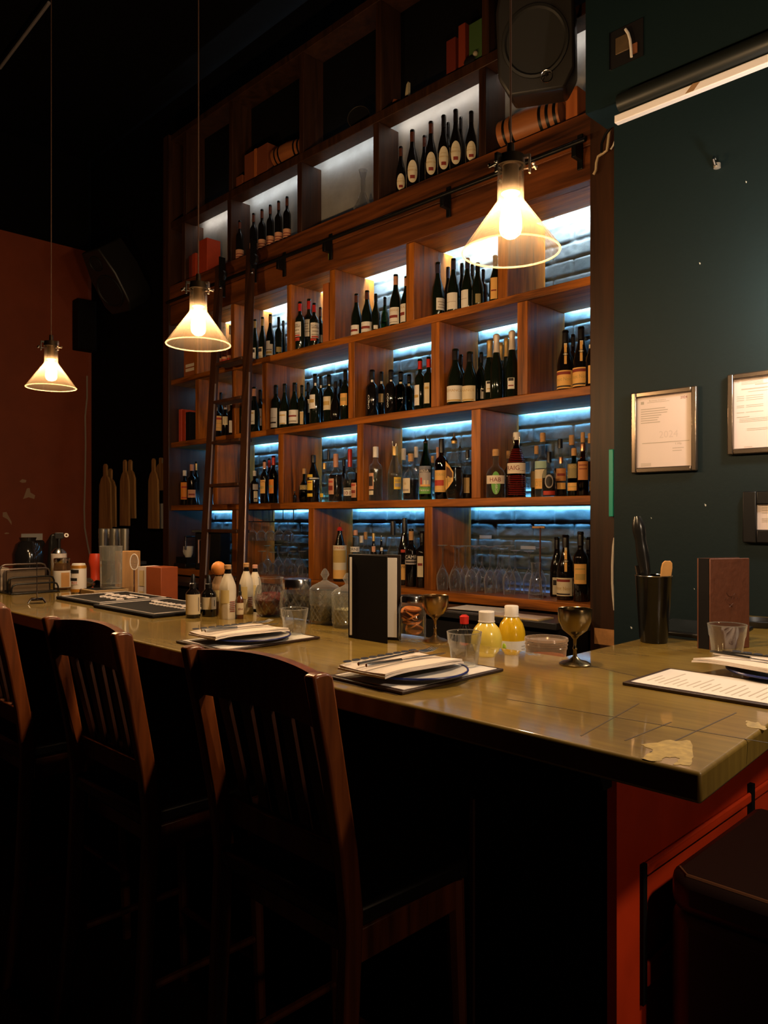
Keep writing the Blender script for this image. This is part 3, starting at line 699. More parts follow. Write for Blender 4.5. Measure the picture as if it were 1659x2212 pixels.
# ------------------------------------------------------------------ bottles
DG = mat('dark_green_glass', (.006, .010, .006), .07, coat=.4)
DB = mat('near_black_glass', (.006, .005, .005), .07, coat=.4)
GG = glass('green_glass', (.16, .26, .10), .07, .6, .03)
TG = glass('bottle_glass', (.84, .88, .86), .08, .85, .03, dust_haze=.025, edge_glint=.30)
BG = glass('brown_glass', (.30, .12, .03), .07, .6, .03)
GLS = {'d': DG, 'k': DB, 'g': GG, 'c': TG, 'b': BG}
LIQ = {'amber': glass('amber_liquid', (.36, .11, .015), .03, .2, .05), 'dark': glass('dark_liquid', (.10, .02, .008), .03, .2, .05),
       'pale': glass('pale_liquid', (.85, .85, .74), .02, .2, .05), 'red': glass('red_liquid', (.35, .02, .015), .03, .2, .05),
       'green': glass('green_liquid', (.30, .42, .12), .02, .2, .05)}
CAP = {'gold': mat('gold_foil', (.62, .42, .16), .38, .6), 'red': mat('red_capsule', (.55, .025, .02), .35), 'black': mat('black_capsule', (.010, .009, .011), .35),
       'white': mat('white_cap', (.78, .72, .66), .4), 'pink': mat('salmon_capsule', (.62, .30, .20), .45), 'cork': mat('cork', (.55, .30, .12), .75, noise=.25, nscale=90),
       'copper': mat('copper_cap', (.75, .36, .20), .25, .9), 'brown': mat('brown_capsule', (.10, .030, .018), .4), 'steel': steel, 'wfoil': mat('white_foil', (.80, .70, .62), .35, .3),
       'purple': mat('violet_capsule', (.035, .030, .055), .35)}
LAB = {'w': white, 'c': cream, 't': tan, 'o': mat('orange_label', (.78, .25, .02), .6), 'y': mat('yellow_label', (.85, .55, .04), .6), 's': mat('salmon_label', (.66, .33, .20), .65),
       'g': mat('green_label', (.14, .40, .07), .6), 'r': redink, 'k': mat('black_label', (.012, .010, .010), .55), 'ol': mat('olive_label', (.30, .24, .11), .7),
       'b': mat('sky_label', (.33, .40, .55), .6), 'lo': mat('light_orange_label', (.85, .48, .14), .6), 'teal': mat('pale_teal_label', (.35, .52, .45), .6), 'cu': mat('copper_label', (.55, .22, .07), .6),
       'tp': mat('masking_tape', (.78, .66, .54), .8), 'br': mat('brown_label', (.12, .045, .02), .6), 'gr': mat('grey_label', (.42, .38, .38), .7)}
INK = {'k': ink, 'r': redink, 'g': greyink, 'w': white, 'o': mat('gold_print', (.55, .36, .10), .6), 'm': mat('maroon_print', (.25, .03, .02), .7)}
KIND = {
    'bord': ([(0, 0), (.92, 0), (1, .015), (1, .60), (.97, .635), (.80, .68), (.52, .715), (.38, .745), (.36, .80), (.36, .955), (.42, .957), (.42, .99), (.36, 1), (0, 1)], .80, .40, .125),
    'burg': ([(0, 0), (.92, 0), (1, .015), (1, .42), (.97, .47), (.86, .55), (.64, .64), (.45, .72), (.37, .80), (.345, .955), (.40, .957), (.40, .99), (.34, 1), (0, 1)], .80, .385, .135),
    'champ': ([(0, 0), (.92, 0), (1, .015), (1, .40), (.97, .46), (.84, .55), (.62, .64), (.46, .72), (.40, .80), (.37, .93), (.42, .955), (.42, .985), (.34, 1), (0, 1)], .72, .47, .145),
    'spir': ([(0, 0), (.93, 0), (1, .015), (1, .60), (.96, .64), (.80, .675), (.50, .70), (.38, .73), (.36, .86), (.40, .865), (.40, .88), (0, .88)], .84, .42, .15),
    'slope': ([(0, 0), (.93, 0), (1, .015), (1, .46), (.95, .53), (.72, .64), (.48, .74), (.36, .80), (.33, .88), (0, .88)], .84, .40, .14),
    'squat': ([(0, 0), (.92, 0), (1, .02), (1, .44), (.97, .50), (.80, .58), (.48, .64), (.30, .68), (.28, .84), (.34, .845), (.34, .87), (0, .87)], .84, .36, .20),
    'round': ([(0, 0), (.70, 0), (.82, .02), (.98, .16), (1, .28), (.93, .42), (.70, .54), (.40, .62), (.28, .68), (.26, .86), (0, .86)], .84, .34, .20),
}
KN = {'d': 'dark', 'k': 'black'}
def bottle(z, u, vt, dy, kind, wpx, gl, cap, labels, desc, where, group, Y=YS, liq=None, cap0=None, pour=False, base=None, extra=None):
    p = onY(u, 1000, Y + dy); p = (p[0], p[1], EZ + z + .0006); H = hgt(p, vt)
    prof, c0, cr, ratio = KIND[kind]; c0 = cap0 or c0
    R = px(p, wpx) / 2 if wpx else H * ratio
    t = thing('bottle', desc, 'bottle', p, camyaw(p), group)
    cap_end = 1.0 if not pour else .90
    pts = [(r * R, h * H) for r, h in prof]
    MB().lathe(pts, 22).build('glass_body', GLS[gl], t)
    if liq:
        lv = liq[1]; q = []
        for r, h in prof:
            if h > lv: break
            q.append((r * R * .93, max(h * H, .004)))
        q += [(q[-1][0], lv * H), (0, lv * H)]
        q[0] = (0, .004); MB().lathe(q, 20).build('liquid', LIQ[liq[0]], t)
    if cap:
        m = CAP[cap]; r = R * cr
        if kind == 'champ':
            cp = [(R * .52, c0 * H), (R * .44, (c0 + .06) * H), (R * .43, .9 * H), (R * .50, .945 * H), (R * .50, .985 * H), (R * .30, 1.006 * H), (0, 1.008 * H)]
        else: cp = [(r * 1.02, c0 * H), (r, (c0 + .01) * H), (r, (cap_end - .015) * H), (r * .9, cap_end * H), (0, (cap_end + .002) * H)]
        MB().lathe(cp, 18).build('cap' if kind not in ('bord', 'burg', 'champ') else 'capsule', m, t)
    if pour:
        MB().lathe([(R * .34, .88 * H), (R * .40, .90 * H), (R * .30, .915 * H), (R * .16, .93 * H), (R * .10, 1.0 * H), (0, 1.0 * H)], 14).build('pourer', steel, t)
    Rp = R / depth(p) * F
    for lb in labels:
        u0, v0, u1, v1, m = lb[:5]; txt = lb[5:]
        a0 = math.asin(max(-.97, min(.97, (u0 - u) / Rp))); a1 = math.asin(max(-.97, min(.97, (u1 - u) / Rp)))
        if (u0 - u) / Rp < -.85: a0 -= .35
        if (u1 - u) / Rp > .85: a1 += .35
        pf = (p[0], p[1] - R * .7, p[2]); zt_, zb_ = zat(pf, v0) - p[2], zat(pf, v1) - p[2]
        zb_ = max(zb_, .012)
        rl = R * 1.006
        zm = (zt_ + zb_) / 2 / H
        for (r1, h1), (r2, h2) in zip(prof, prof[1:]):       # labels up on the neck follow its radius
            if h1 <= zm <= h2 and h2 > h1 and zm > .6: rl = R * max(r1, r2) * 1.03
        L = MB().arc(rl, zb_, zt_, a0, a1).build('label', LAB[m], t, smooth=True)
        for s, fy, fh, mi in txt:
            if s == '_':
                b = MB().arc(rl + .0004, zb_ + (zt_ - zb_) * (fy - fh / 2), zb_ + (zt_ - zb_) * (fy + fh / 2), a0 + (a1 - a0) * .12, a1 - (a1 - a0) * .12)
            elif s == '#':
                b = MB()
                for k in range(3):
                    zz = zb_ + (zt_ - zb_) * (fy + fh * (1 - k) * .45); k2 = .12 + .08 * (k % 2)
                    b.arc(rl + .0004, zz, zz + (zt_ - zb_) * fh * .16, a0 + (a1 - a0) * k2, a1 - (a1 - a0) * k2)
            else:
                b = text_arc(MB(), s, rl, zb_ + (zt_ - zb_) * fy, (zt_ - zb_) * fh, w=min(rl * (a1 - a0) * .84, (zt_ - zb_) * fh * text2d(s)[2] * 1.3), a=(a0 + a1) / 2)
            b.build('lettering' if s not in '_#' else 'print', INK[mi], L, smooth=False)
    if extra: extra(t, R, H, p)
    return t
def bounds(k, um):           # cubby of row k (4 = high ledge) that holds frame column um, as x range at the shelf
    if k == 4: L = [(x, .045) for x in (-5.40, -4.764, -3.953, -3.241, -2.46)] + [(XR, 0)]
    else: L = [(XL, 0)] + list(zip(DIV[k], DW[k])) + [(XR, 0)]
    x = onY(um, 1000, YS + (.05 if k == 4 else .16))[0]; best = None
    for (a, w_), (c, _) in zip(L, L[1:]):
        if a + w_ - .02 <= x <= c + .02: best = (a + w_ + .002, c - .002)
    return best or (a + w_ + .002, c - .002)
def settle(items, xr, Y, dmax):       # items: [u, dy, radius in px or metres]; slide each along its line of sight until nothing collides
    done = []
    for i in sorted(range(len(items)), key=lambda i: items[i][1]):
        u, dy, w_ = items[i]; got = None
        for off in sorted([q * .006 for q in range(-45, 46)], key=abs):
            for du in (0, 1, -1, 2, -2, 3, -3, 4, -4, 6, -6, 8, -8, 11, -11):
                p = onY(u + du, 1000, Y + dy + off); R = px(p, w_) / 2 if w_ > 1 else w_
                cost = abs(off) + abs(du) * .012
                if got and cost >= got[0]: continue
                if dy + off - R < .004 or dy + off + R > dmax: continue
                if p[0] - R < xr[0] or p[0] + R > xr[1]: continue
                if any((p[0] - a) ** 2 + (p[1] - b_) ** 2 < (R + r + .0015) ** 2 for a, b_, r in done): continue
                got = (cost, u + du, dy + off, p, R)
        if not got: print('UNSETTLED', u, dy, w_); p = onY(u, 1000, Y + dy); got = (0, u, dy, p, px(p, w_) / 2 if w_ > 1 else w_)
        items[i][0], items[i][1] = got[1], got[2]; done.append((got[3][0], got[3][1], got[4]))
def fill(z, where, group, rows, Y=YS):
    rows = sorted(rows, key=lambda r: r[0]); k = 4 if z == LEDGE else ROWZ.index(z)
    it = [[r[0], r[2], r[4] * (1.10 if r[4] else 1)] for r in rows]
    settle(it, bounds(k, sum(r[0] for r in rows) / len(rows)), Y, .15 if k == 4 else .355)
    for i, r in enumerate(rows):
        kw = dict(r[9]) if len(r) > 9 else {}; du = it[i][0] - r[0]
        lab = '%s, %s from left, %s' % (r[8], ORD[i], where)
        if len(lab.split()) > 16: print('LONG', lab)
        labs = [(l[0] + du, l[1], l[2] + du, *l[3:]) for l in r[7]]
        bottle(z, it[i][0], r[1], it[i][1], *r[3:7], labs, lab, where, group, Y=Y, **kw)
T = lambda s, y=.7, h=.14, m='k': (s, y, h, m)
LN = ('#', .4, .5, 'g')
G1, G2, G3, G4, G0 = ['bottles on the ' + s for s in ('top wine shelf', 'second wine shelf', 'spirits shelf', 'lowest shelf', 'high ledge')]
# ---- top wine shelf
z = ROWZ[0]
fill(z, 'ladder cubby of top wine shelf', G1, [(u, vt, .10 + .02 * (i % 2), 'bord', 13, 'c', 'white', [(u - 7, 774 - i * 3, u + 7, 789 - i * 3, 's', ('_', .5, .3, 'r'))], 'clear bottle with red banded label', dict(liq=('amber', .5))) for i, (u, vt) in enumerate([(474, 708), (485, 706), (497, 703), (509, 700)])])
fill(z, 'cubby right of ladder, top wine shelf', G1, [
    (551, 690, .09, 'burg', 17, 'd', 'gold', [(537, 752, 552, 776, 'w', ('_', .72, .3, 'k'))], 'gold-capped dark bottle'),
    (567, 685, .09, 'burg', 17, 'd', 'gold', [(551, 750, 567, 774, 'c', ('_', .72, .3, 'k'))], 'gold-capped bottle with pictured label'),
    (584, 679, .08, 'burg', 19, 'd', 'gold', [(570, 737, 583, 751, 'w'), (571, 744, 589, 768, 'w', ('_', .5, .06, 'k'), ('_', .25, .2, 'o'))], 'dark bottle with overlapping white labels'),
    (602, 685, .10, 'bord', 16, 'd', 'black', [(597, 750, 608, 761, 'ol')], 'dark bottle with small olive label'),
    (612, 693, .22, 'burg', 15, 'd', 'black', [], 'plain dark bottle at the divider')])
fill(z, 'red-capped cubby of top wine shelf', G1, [
    (642, 652, .045, 'bord', 21, 'd', 'red', [(628, 696, 644, 728, 'w', T('TOMA L', .78, .15, 'k'), LN, ('_', .08, .10, 'r')), (628, 730, 641, 737, 'r')], 'red-capped bottle with red-striped label'),
    (659.5, 646, .10, 'bord', 22, 'd', 'red', [(645, 691, 661, 717, 'w', LN), (646, 718, 661, 728, 'w')], 'red-capped bottle turned to its back label'),
    (678.8, 655, .10, 'bord', 21, 'd', 'red', [(671, 698, 688, 731, 'w', T('TOMA L', .78, .15, 'k'), LN, ('_', .08, .10, 'r')), (671, 732, 683, 737, 'r')], 'red-capped bottle nearest the orange box'),
    (692, 664, .20, 'bord', 16, 'd', 'brown', [(689, 724, 696, 740, 't')], 'brown-capped bottle half hidden behind')])
cow = lambda t, R, H, p: None
fill(z, 'kangaroo-label cubby, top wine shelf', G1, [
    (770, 635, .09, 'burg', 24, 'd', 'brown', [(754.5, 703, 775, 724, 'w', ('_', .45, .22, 'm'))], 'dark bottle with cow-print label'),
    (793, 628, .09, 'burg', 25, 'd', 'brown', [(778, 696, 801.5, 718, 'w', ('_', .45, .25, 'm'))], 'taller dark bottle with cow-print label'),
    (812, 635, .12, 'burg', 19, 'd', 'black', [(807, 703.5, 816, 711.5, 'w')], 'dark bottle with tiny white label'),
    (831.5, 642, .20, 'burg', 18, 'g', 'black', [], 'short green bottle without label'),
    (855, 593, .09, 'burg', 27, 'd', 'pink', [(838.5, 665, 861.6, 701, 'w', T('ORANGE', .82, .12, 'o'), ('_', .45, .16, 'm'), ('_', .12, .05, 'g'))], 'pink-capped bottle with kangaroo label'),
    (878, 597, .13, 'burg', 26, 'd', 'pink', [(862.8, 657, 876, 696, 'w', T('GRA', .80, .12, 'o'), ('_', .45, .18, 'm'))], 'bottle partly cut by the divider')])
fill(z, 'pendant cubby, top wine shelf', G1, [
    (946, 567, .09, 'burg', 28, 'd', 'purple', [(942.5, 645, 960, 671, 'w', LN)], 'violet-capped bottle with back label'),
    (968, 577, .22, 'burg', 22, 'd', 'purple', [], 'unlabelled bottle in the rear row'),
    (979.6, 559, .09, 'burg', 28, 'd', 'purple', [(962, 633.5, 987.5, 669, 'w', ('_', .45, .03, 'g'))], 'bottle with broad white label'),
    (998, 569, .22, 'burg', 22, 'd', 'black', [], 'black-capped bottle in the rear row'),
    (1010, 558, .10, 'burg', 27, 'd', 'purple', [(992.5, 627, 1011, 665, 'w', ('_', .5, .03, 'g'))], 'bottle with white label turned left'),
    (1021, 571, .24, 'burg', 22, 'd', 'black', [], 'dim bottle in the rear row'),
    (1032, 568, .11, 'burg', 26, 'd', 'black', [(1027, 636, 1038, 656, 'ol')], 'green-black bottle with narrow tan label'),
    (1044, 582, .20, 'bord', 19, 'k', 'black', [], 'plain black bottle'),
    (1070, 552, .10, 'burg', 27, 'd', 'black', [(1060, 601, 1074, 647, 'lo', ('_', .4, .06, 'm'))], 'bottle with tall orange-cream label')])
# ---- second wine shelf
z = ROWZ[1]
fill(z, 'ladder cubby of second wine shelf', G2, [
    (469, 868, .10, 'spir', 24, 'k', 'black', [(460, 899, 480, 931, 'lo', ('_', .82, .14, 'r'), ('_', .5, .03, 'o'), ('_', .2, .03, 'o')), (464, 874, 471, 887, 'w')], 'black bottle with orange-yellow label'),
    (487, 873, .11, 'spir', 17, 'k', 'white', [(481, 900, 496, 918, 'c')], 'small dark bottle with cream label', dict(pour=True)),
    (500, 862, .13, 'spir', 17, 'k', 'white', [(495, 909, 503, 935, 'w')], 'dark bottle with pour spout', dict(pour=True)),
    (477, 848, .24, 'bord', 15, 'k', 'black', [], 'tall dark bottle in the rear')])
fill(z, 'blue-lit cubby beside the ladder', G2, [
    (531, 853, .12, 'bord', 17, 'd', 'black', [(527, 900, 533, 914, 't')], 'dark bottle against the ladder'),
    (549, 836, .10, 'burg', 24, 'd', 'pink', [(536.5, 887, 550, 917, 'w', ('_', .8, .1, 'o'), ('_', .2, .05, 'g'))], 'pink-capped bottle with white label'),
    (562, 842, .14, 'bord', 19, 'd', 'black', [(556, 883, 565, 920, 'w', ('_', .5, .1, 'o'))], 'bottle with orange-cream label')])
fill(z, 'dark-bottle cubby, second wine shelf', G2, [
    (596, 832, .10, 'bord', 23, 'd', 'black', [(584, 882, 598.5, 924, 'w', ('_', .5, .03, 'g'), ('_', .25, .08, 'k'))], 'black bottle with long white label'),
    (615, 829, .10, 'burg', 23, 'd', 'black', [(601.6, 889, 618.5, 917, 'w', ('_', .7, .1, 'o'), ('_', .06, .08, 'o'))], 'black bottle with gold-edged label'),
    (636.6, 827, .10, 'burg', 25, 'd', 'black', [(622, 886, 643, 915, 'w', ('_', .55, .12, 'm'), ('_', .15, .14, 'g'))], 'black bottle with dotted back label'),
    (652, 832, .12, 'bord', 17, 'd', 'black', [(648, 890, 655, 917, 't')], 'slim black bottle with tan label'),
    (666, 826, .22, 'bord', 17, 'd', 'black', [(664, 863, 669, 892, 'c')], 'rear bottle with narrow cream label'),
    (681, 808, .09, 'bord', 24, 'd', 'black', [(669, 853, 680.5, 883, 'w', ('_', .55, .25, 'o')), (676, 827, 687, 833, 'w')], 'white-collared bottle with gold picture label'),
    (693, 813, .20, 'bord', 19, 'd', 'black', [(688, 832, 698, 838, 'w')], 'white-collared bottle in the rear'),
    (711, 810, .10, 'bord', 25, 'd', 'black', [(699, 857, 714, 886, 'c', ('_', .5, .3, 't' if False else 'o')), (706, 827, 716, 833, 'c')], 'bottle with large cream label'),
    (725, 824, .12, 'round', 24, 'k', 'black', [], 'bulbous black bottle', dict()),
    (736, 820, .22, 'bord', 16, 'd', 'black', [], 'plain dark bottle in the rear'),
    (746, 799, .10, 'bord', 22, 'd', 'black', [(736, 850, 749.5, 876, 'lo', ('_', .5, .3, 'o'))], 'bottle with yellow-cream label at the divider')])
vtext = lambda t, R, H, p: text_v(t, R, H)
def text_v(t, R, H):
    b = MB(); v, f, asp = text2d('CONO'); 
    b.add([((R + .0012) * math.sin(-.55 + y * .010 / R), -(R + .0012) * math.cos(-.55 + y * .010 / R), H * .32 - x * .085) for x, y in v], [tuple(reversed(q)) for q in f])
    b.build('vertical_lettering', INK['w'], t, smooth=False)
fill(z, 'clear-bottle cubby, second wine shelf', G2, [
    (803.7, 799, .10, 'bord', 28, 'k', 'black', [(798, 820, 809.5, 825, 'w')], 'glossy bottle with white collar and upright lettering', dict(extra=vtext)),
    (824, 803, .22, 'bord', 21, 'k', 'black', [(819, 823.5, 830, 829, 'w'), (818, 851, 828, 870, 't')], 'white-collared bottle in the rear'),
    (844.7, 799, .10, 'bord', 27, 'k', 'black', [(839, 820, 850, 826, 'w')], 'second glossy bottle with upright lettering', dict(extra=vtext)),
    (866, 803, .13, 'bord', 25, 'g', 'black', [(860, 825, 870, 830, 'c')], 'pale green bottle with cream collar', dict(liq=('green', .68))),
    (884, 809, .18, 'bord', 22, 'g', 'black', [(878, 829, 887, 834, 'c')], 'shorter pale green bottle', dict(liq=('green', .68))),
    (907.4, 775.5, .10, 'bord', 24, 'd', 'red', [(892.5, 832, 905.5, 876, 'w', ('_', .45, .14, 'o'))], 'red-capped bottle with kangaroo label'),
    (926, 771, .12, 'bord', 24, 'd', 'red', [(916.5, 827.5, 927.5, 872, 'c', ('_', .75, .12, 'o'))], 'red-capped bottle cut by the divider')])
fill(z, 'foil-topped cubby, second wine shelf', G2, [
    (984, 754, .09, 'burg', 37, 'd', 'black', [(965, 834, 999, 868.5, 'w', T('ROMANCE', .70, .16, 'o'), ('_', .08, .10, 'o'))], 'wide dark bottle with white label'),
    (1015, 760, .11, 'burg', 34, 'd', 'black', [(1000, 834, 1026.6, 867.5, 'c', T('MANCE', .70, .16, 'o'), ('_', .08, .10, 'o'))], 'wide dark bottle with shaded label'),
    (996, 766, .24, 'bord', 20, 'd', 'black', [], 'dim bottle in the rear row'),
    (1040, 761, .15, 'bord', 21, 'd', 'black', [(1038, 840, 1049, 862, 'w', ('_', .8, .2, 'k'))], 'plain-capped bottle with half-hidden label'),
    (1058, 735, .10, 'champ', 27, 'd', 'gold', [(1050, 824, 1067, 848, 'w', ('_', .85, .2, 'k'), ('_', .3, .1, 'o'))], 'gold-foiled bottle with pictured label'),
    (1072.4, 722.5, .11, 'champ', 28, 'd', 'wfoil', [], 'white-foiled sparkling bottle'),
    (1083, 741, .24, 'champ', 22, 'd', 'gold', [], 'gold-foiled bottle in the rear'),
    (1094, 731, .22, 'champ', 22, 'd', 'gold', [], 'second gold-foiled bottle in the rear'),
    (1106, 715, .10, 'champ', 29, 'd', 'wfoil', [(1097, 817, 1111, 841, 'w', ('_', .85, .25, 'k'), ('_', .3, .1, 'm'))], 'pale-foiled sparkling bottle at the divider')])
def neckribbon(t, R, H, p):
    b = MB(); r = lambda h: R * np.interp(h, [.42, .55, .72, .80], [1.0, .86, .46, .39]) + .0016
    hs = np.linspace(.44, .76, 9); pts = [(0, -r(h), h * H) for h in hs]
    for (x, y, zq), (x2, y2, z2) in zip(pts, pts[1:]):
        b.slab([(-.006, y, zq), (.006, y, zq), (.006, y2, z2), (-.006, y2, z2)], (0, -.0006, 0))
    b.build('neck_ribbon', LAB['lo'], t, smooth=False)
    y = -r(.60) - .002; MB().slab([(0, y, .57 * H), (.014, y, .60 * H), (0, y, .63 * H), (-.014, y, .60 * H)], (0, -.001, 0)).build('diamond_seal', LAB['k'], t, smooth=False)
    MB().slab([(0, y - .001, .58 * H), (.009, y - .001, .60 * H), (0, y - .001, .62 * H), (-.009, y - .001, .60 * H)], (0, -.001, 0)).build('seal_crest', LAB['c'], t, smooth=False)
fill(z, 'rightmost cubby of second wine shelf', G2, [
    (1221.5, 714, .11, 'burg', 36, 'k', 'black', [(1204, 801, 1236, 840, 'lo', ('_', .85, .16, 'm'), T('Pinot Noir', .52, .2, 'o'), ('_', .12, .08, 'k')), (1215, 741, 1228.5, 750, 'c')], 'ribbon-necked bottle', dict(extra=neckribbon)),
    (1255.5, 706, .11, 'burg', 36, 'k', 'black', [(1238, 794.5, 1270, 835, 'lo', ('_', .85, .16, 'm'), T('Pinot Noir', .52, .2, 'o'), ('_', .12, .08, 'k')), (1250, 735, 1264, 744, 'c')], 'taller ribbon-necked bottle', dict(extra=neckribbon)),
    (1238, 722, .25, 'bord', 22, 'k', 'black', [], 'dim bottle in the rear row'),
    (1281, 714, .13, 'burg', 32, 'k', 'black', [(1271, 790, 1283, 829, 'lo'), (1268.5, 744, 1277, 752, 'c')], 'bottle cut by the right post')])
# ---- spirits shelf
z = ROWZ[2]
fill(z, 'far left cubby of spirits shelf', G3, [
    (399, 1016, .10, 'spir', 20, 'k', 'white', [(391, 1042, 405, 1079, 'o', ('_', .72, .1, 'r'), ('_', .1, .08, 'r'))], 'black bottle with bright orange label'),
    (414.5, 1003, .09, 'spir', 22, 'k', 'pink', [(406, 1058, 422, 1075, 's', ('_', .4, .2, 'm'))], 'dark bottle with round pink label'),
    (424, 997, .20, 'bord', 14, 'k', 'gold', [], 'tall dark bottle with beige cap')])
fill(z, 'cubby behind the ladder, spirits shelf', G3, [
    (452.5, 994, .09, 'slope', 15, 'k', 'pink', [(447, 1054, 457, 1087, 'lo', ('_', .1, .12, 'o')), (449, 1034, 456, 1041, 't')], 'slim bottle with tan label'),
    (489, 990, .10, 'spir', 22, 'k', 'black', [(479, 1032, 497, 1046, 'w'), (479, 1051, 496, 1067, 'w', ('_', .5, .1, 'g'))], 'black bottle with two white labels', dict(cap0=.93))])
def hangtag(t, R, H, p):
    b = MB().slab([(-.022, -R - .004, .62 * H), (-.008, -R - .004, .66 * H), (.020, -R - .004, .30 * H), (-.002, -R - .004, .24 * H)], (0, -.0012, 0)); o = b.build('hang_tag', white, t, smooth=False)
    text_flat(MB(), 'MO', (.001, -R - .0056, .46 * H), (.8, 0, -.45), (.45, 0, .8), .016).build('lettering', INK['m'], o, smooth=False)
fill(z, 'cubby right of ladder, spirits shelf', G3, [
    (529, 995, .10, 'bord', 22, 'b', 'white', [], 'dark bottle with white hanging tag', dict(extra=hangtag, liq=('dark', .6))),
    (550, 1017, .09, 'spir', 18, 'k', 'white', [(546, 1046, 557, 1058, 'gr'), (548, 1061, 556, 1084, 'c', ('_', .3, .1, 'k'))], 'ornate short bottle with silver label'),
    (571.6, 994, .12, 'bord', 19, 'k', 'pink', [(561, 1037, 572.5, 1066, 'lo', T('CION', .88, .14, 'm'), ('_', .45, .2, 'o'))], 'dark bottle with orange-cream label'),
    (582, 990, .20, 'bord', 16, 'k', 'red', [(573, 1043, 580, 1080, 'y')], 'red-capped bottle with yellow strip'),
    (591, 984, .10, 'bord', 20, 'b', 'red', [(581, 1036, 591, 1066, 'o', ('_', .5, .2, 'y' if False else 'o'))], 'red-capped bottle at the divider', dict(liq=('dark', .6)))])
fill(z, 'bourbon cubby of spirits shelf', G3, [
    (636.5, 1061, .10, 'spir', 8, 'k', 'black', [], 'tiny black bottle'),
    (657, 1012, .14, 'round', 24, 'g', 'cork', [(648, 1048, 664, 1058, 'ol', T('LAX', .5, .6, 'o'))], 'round green bottle', dict(liq=('green', .3))),
    (677, 983, .10, 'slope', 26, 'k', 'black', [(665, 1038, 675, 1059, 'y', ('_', .8, .1, 'r')), (665, 1025, 675, 1031, 'y'), (665, 1066, 675, 1073, 'y'), (666, 1031, 689, 1036, 'k', ('_', .5, .5, 'w'))], 'tall black bottle with yellow labels'),
    (701, 1000, .13, 'slope', 20, 'c', 'gold', [(692, 1066, 698, 1074, 'y')], 'slim clear bottle with gold cap', dict(liq=('pale', .35))),
    (710, 971, .27, 'bord', 16, 'c', 'black', [], 'tall clear bottle in the rear', dict(liq=('pale', .5))),
    (725.6, 980.5, .10, 'squat', 32, 'c', 'pink', [(711, 1034, 721, 1068, 's', ('_', .8, .1, 'r'), ('_', .4, .3, 'm'))], 'bourbon bottle with pink neck band', dict(liq=('amber', .56), cap0=.72)),
    (743, 992, .26, 'squat', 22, 'k', 'black', [], 'dark bottle in the rear'),
    (756, 970, .13, 'round', 28, 'c', 'red', [(744, 1054, 761, 1071, 'w', T('101', .35, .45, 'm'), ('_', .85, .12, 'k'))], 'red-necked bottle with numbered label', dict(liq=('dark', .42), cap0=.66)),
    (771, 1010, .08, 'squat', 24, 'b', 'black', [(758.5, 1043, 769.5, 1075, 's', ('_', .85, .12, 'r'), ('_', .4, .2, 'm'))], 'amber bottle cut by the divider', dict(liq=('amber', .6)))])
def vidalab(t, R, H, p):
    b = MB().arc(R * 1.01, H * .205, H * .235, -.9, .75); b.build('ground_print', LAB['lo'], t)
    for a in (-.75, -.2, .3): MB().arc(R * 1.012, H * .235, H * (.30 if a > -.5 else .34), a - .16, a + .16).build('house_print', LAB['r' if a < -.5 else 'c'], t)
def pourers(t, R, H, p):
    MB().tube([(-.010, 0, .985 * H), (-.013, 0, 1.06 * H), (-.013, 0, 1.09 * H)], .0018, 6).tube([(.005, 0, .985 * H), (.007, 0, 1.05 * H)], .0022, 6).build('pourer', steel, t)
def hexlab(t, R, H, p):
    b = MB()
    def q(a, h): return (R * 1.012 * math.sin(a), -R * 1.012 * math.cos(a), h * H)
    b.slab([q(-1.25, .13), q(-.62, .18), q(-.12, .27), q(-.08, .40), q(-.55, .50), q(-1.25, .57)], (0, -.0008, 0)); o = b.build('hexagon_label', LAB['lo'], t, smooth=False)
    MB().slab([(x, y - .0012, h) for x, y, h in (q(-1.1, .32), q(-.2, .32), q(-.2, .39), q(-.55, .46), q(-1.1, .50))], (0, -.0006, 0)).build('label_shield', LAB['br'], o, smooth=False)
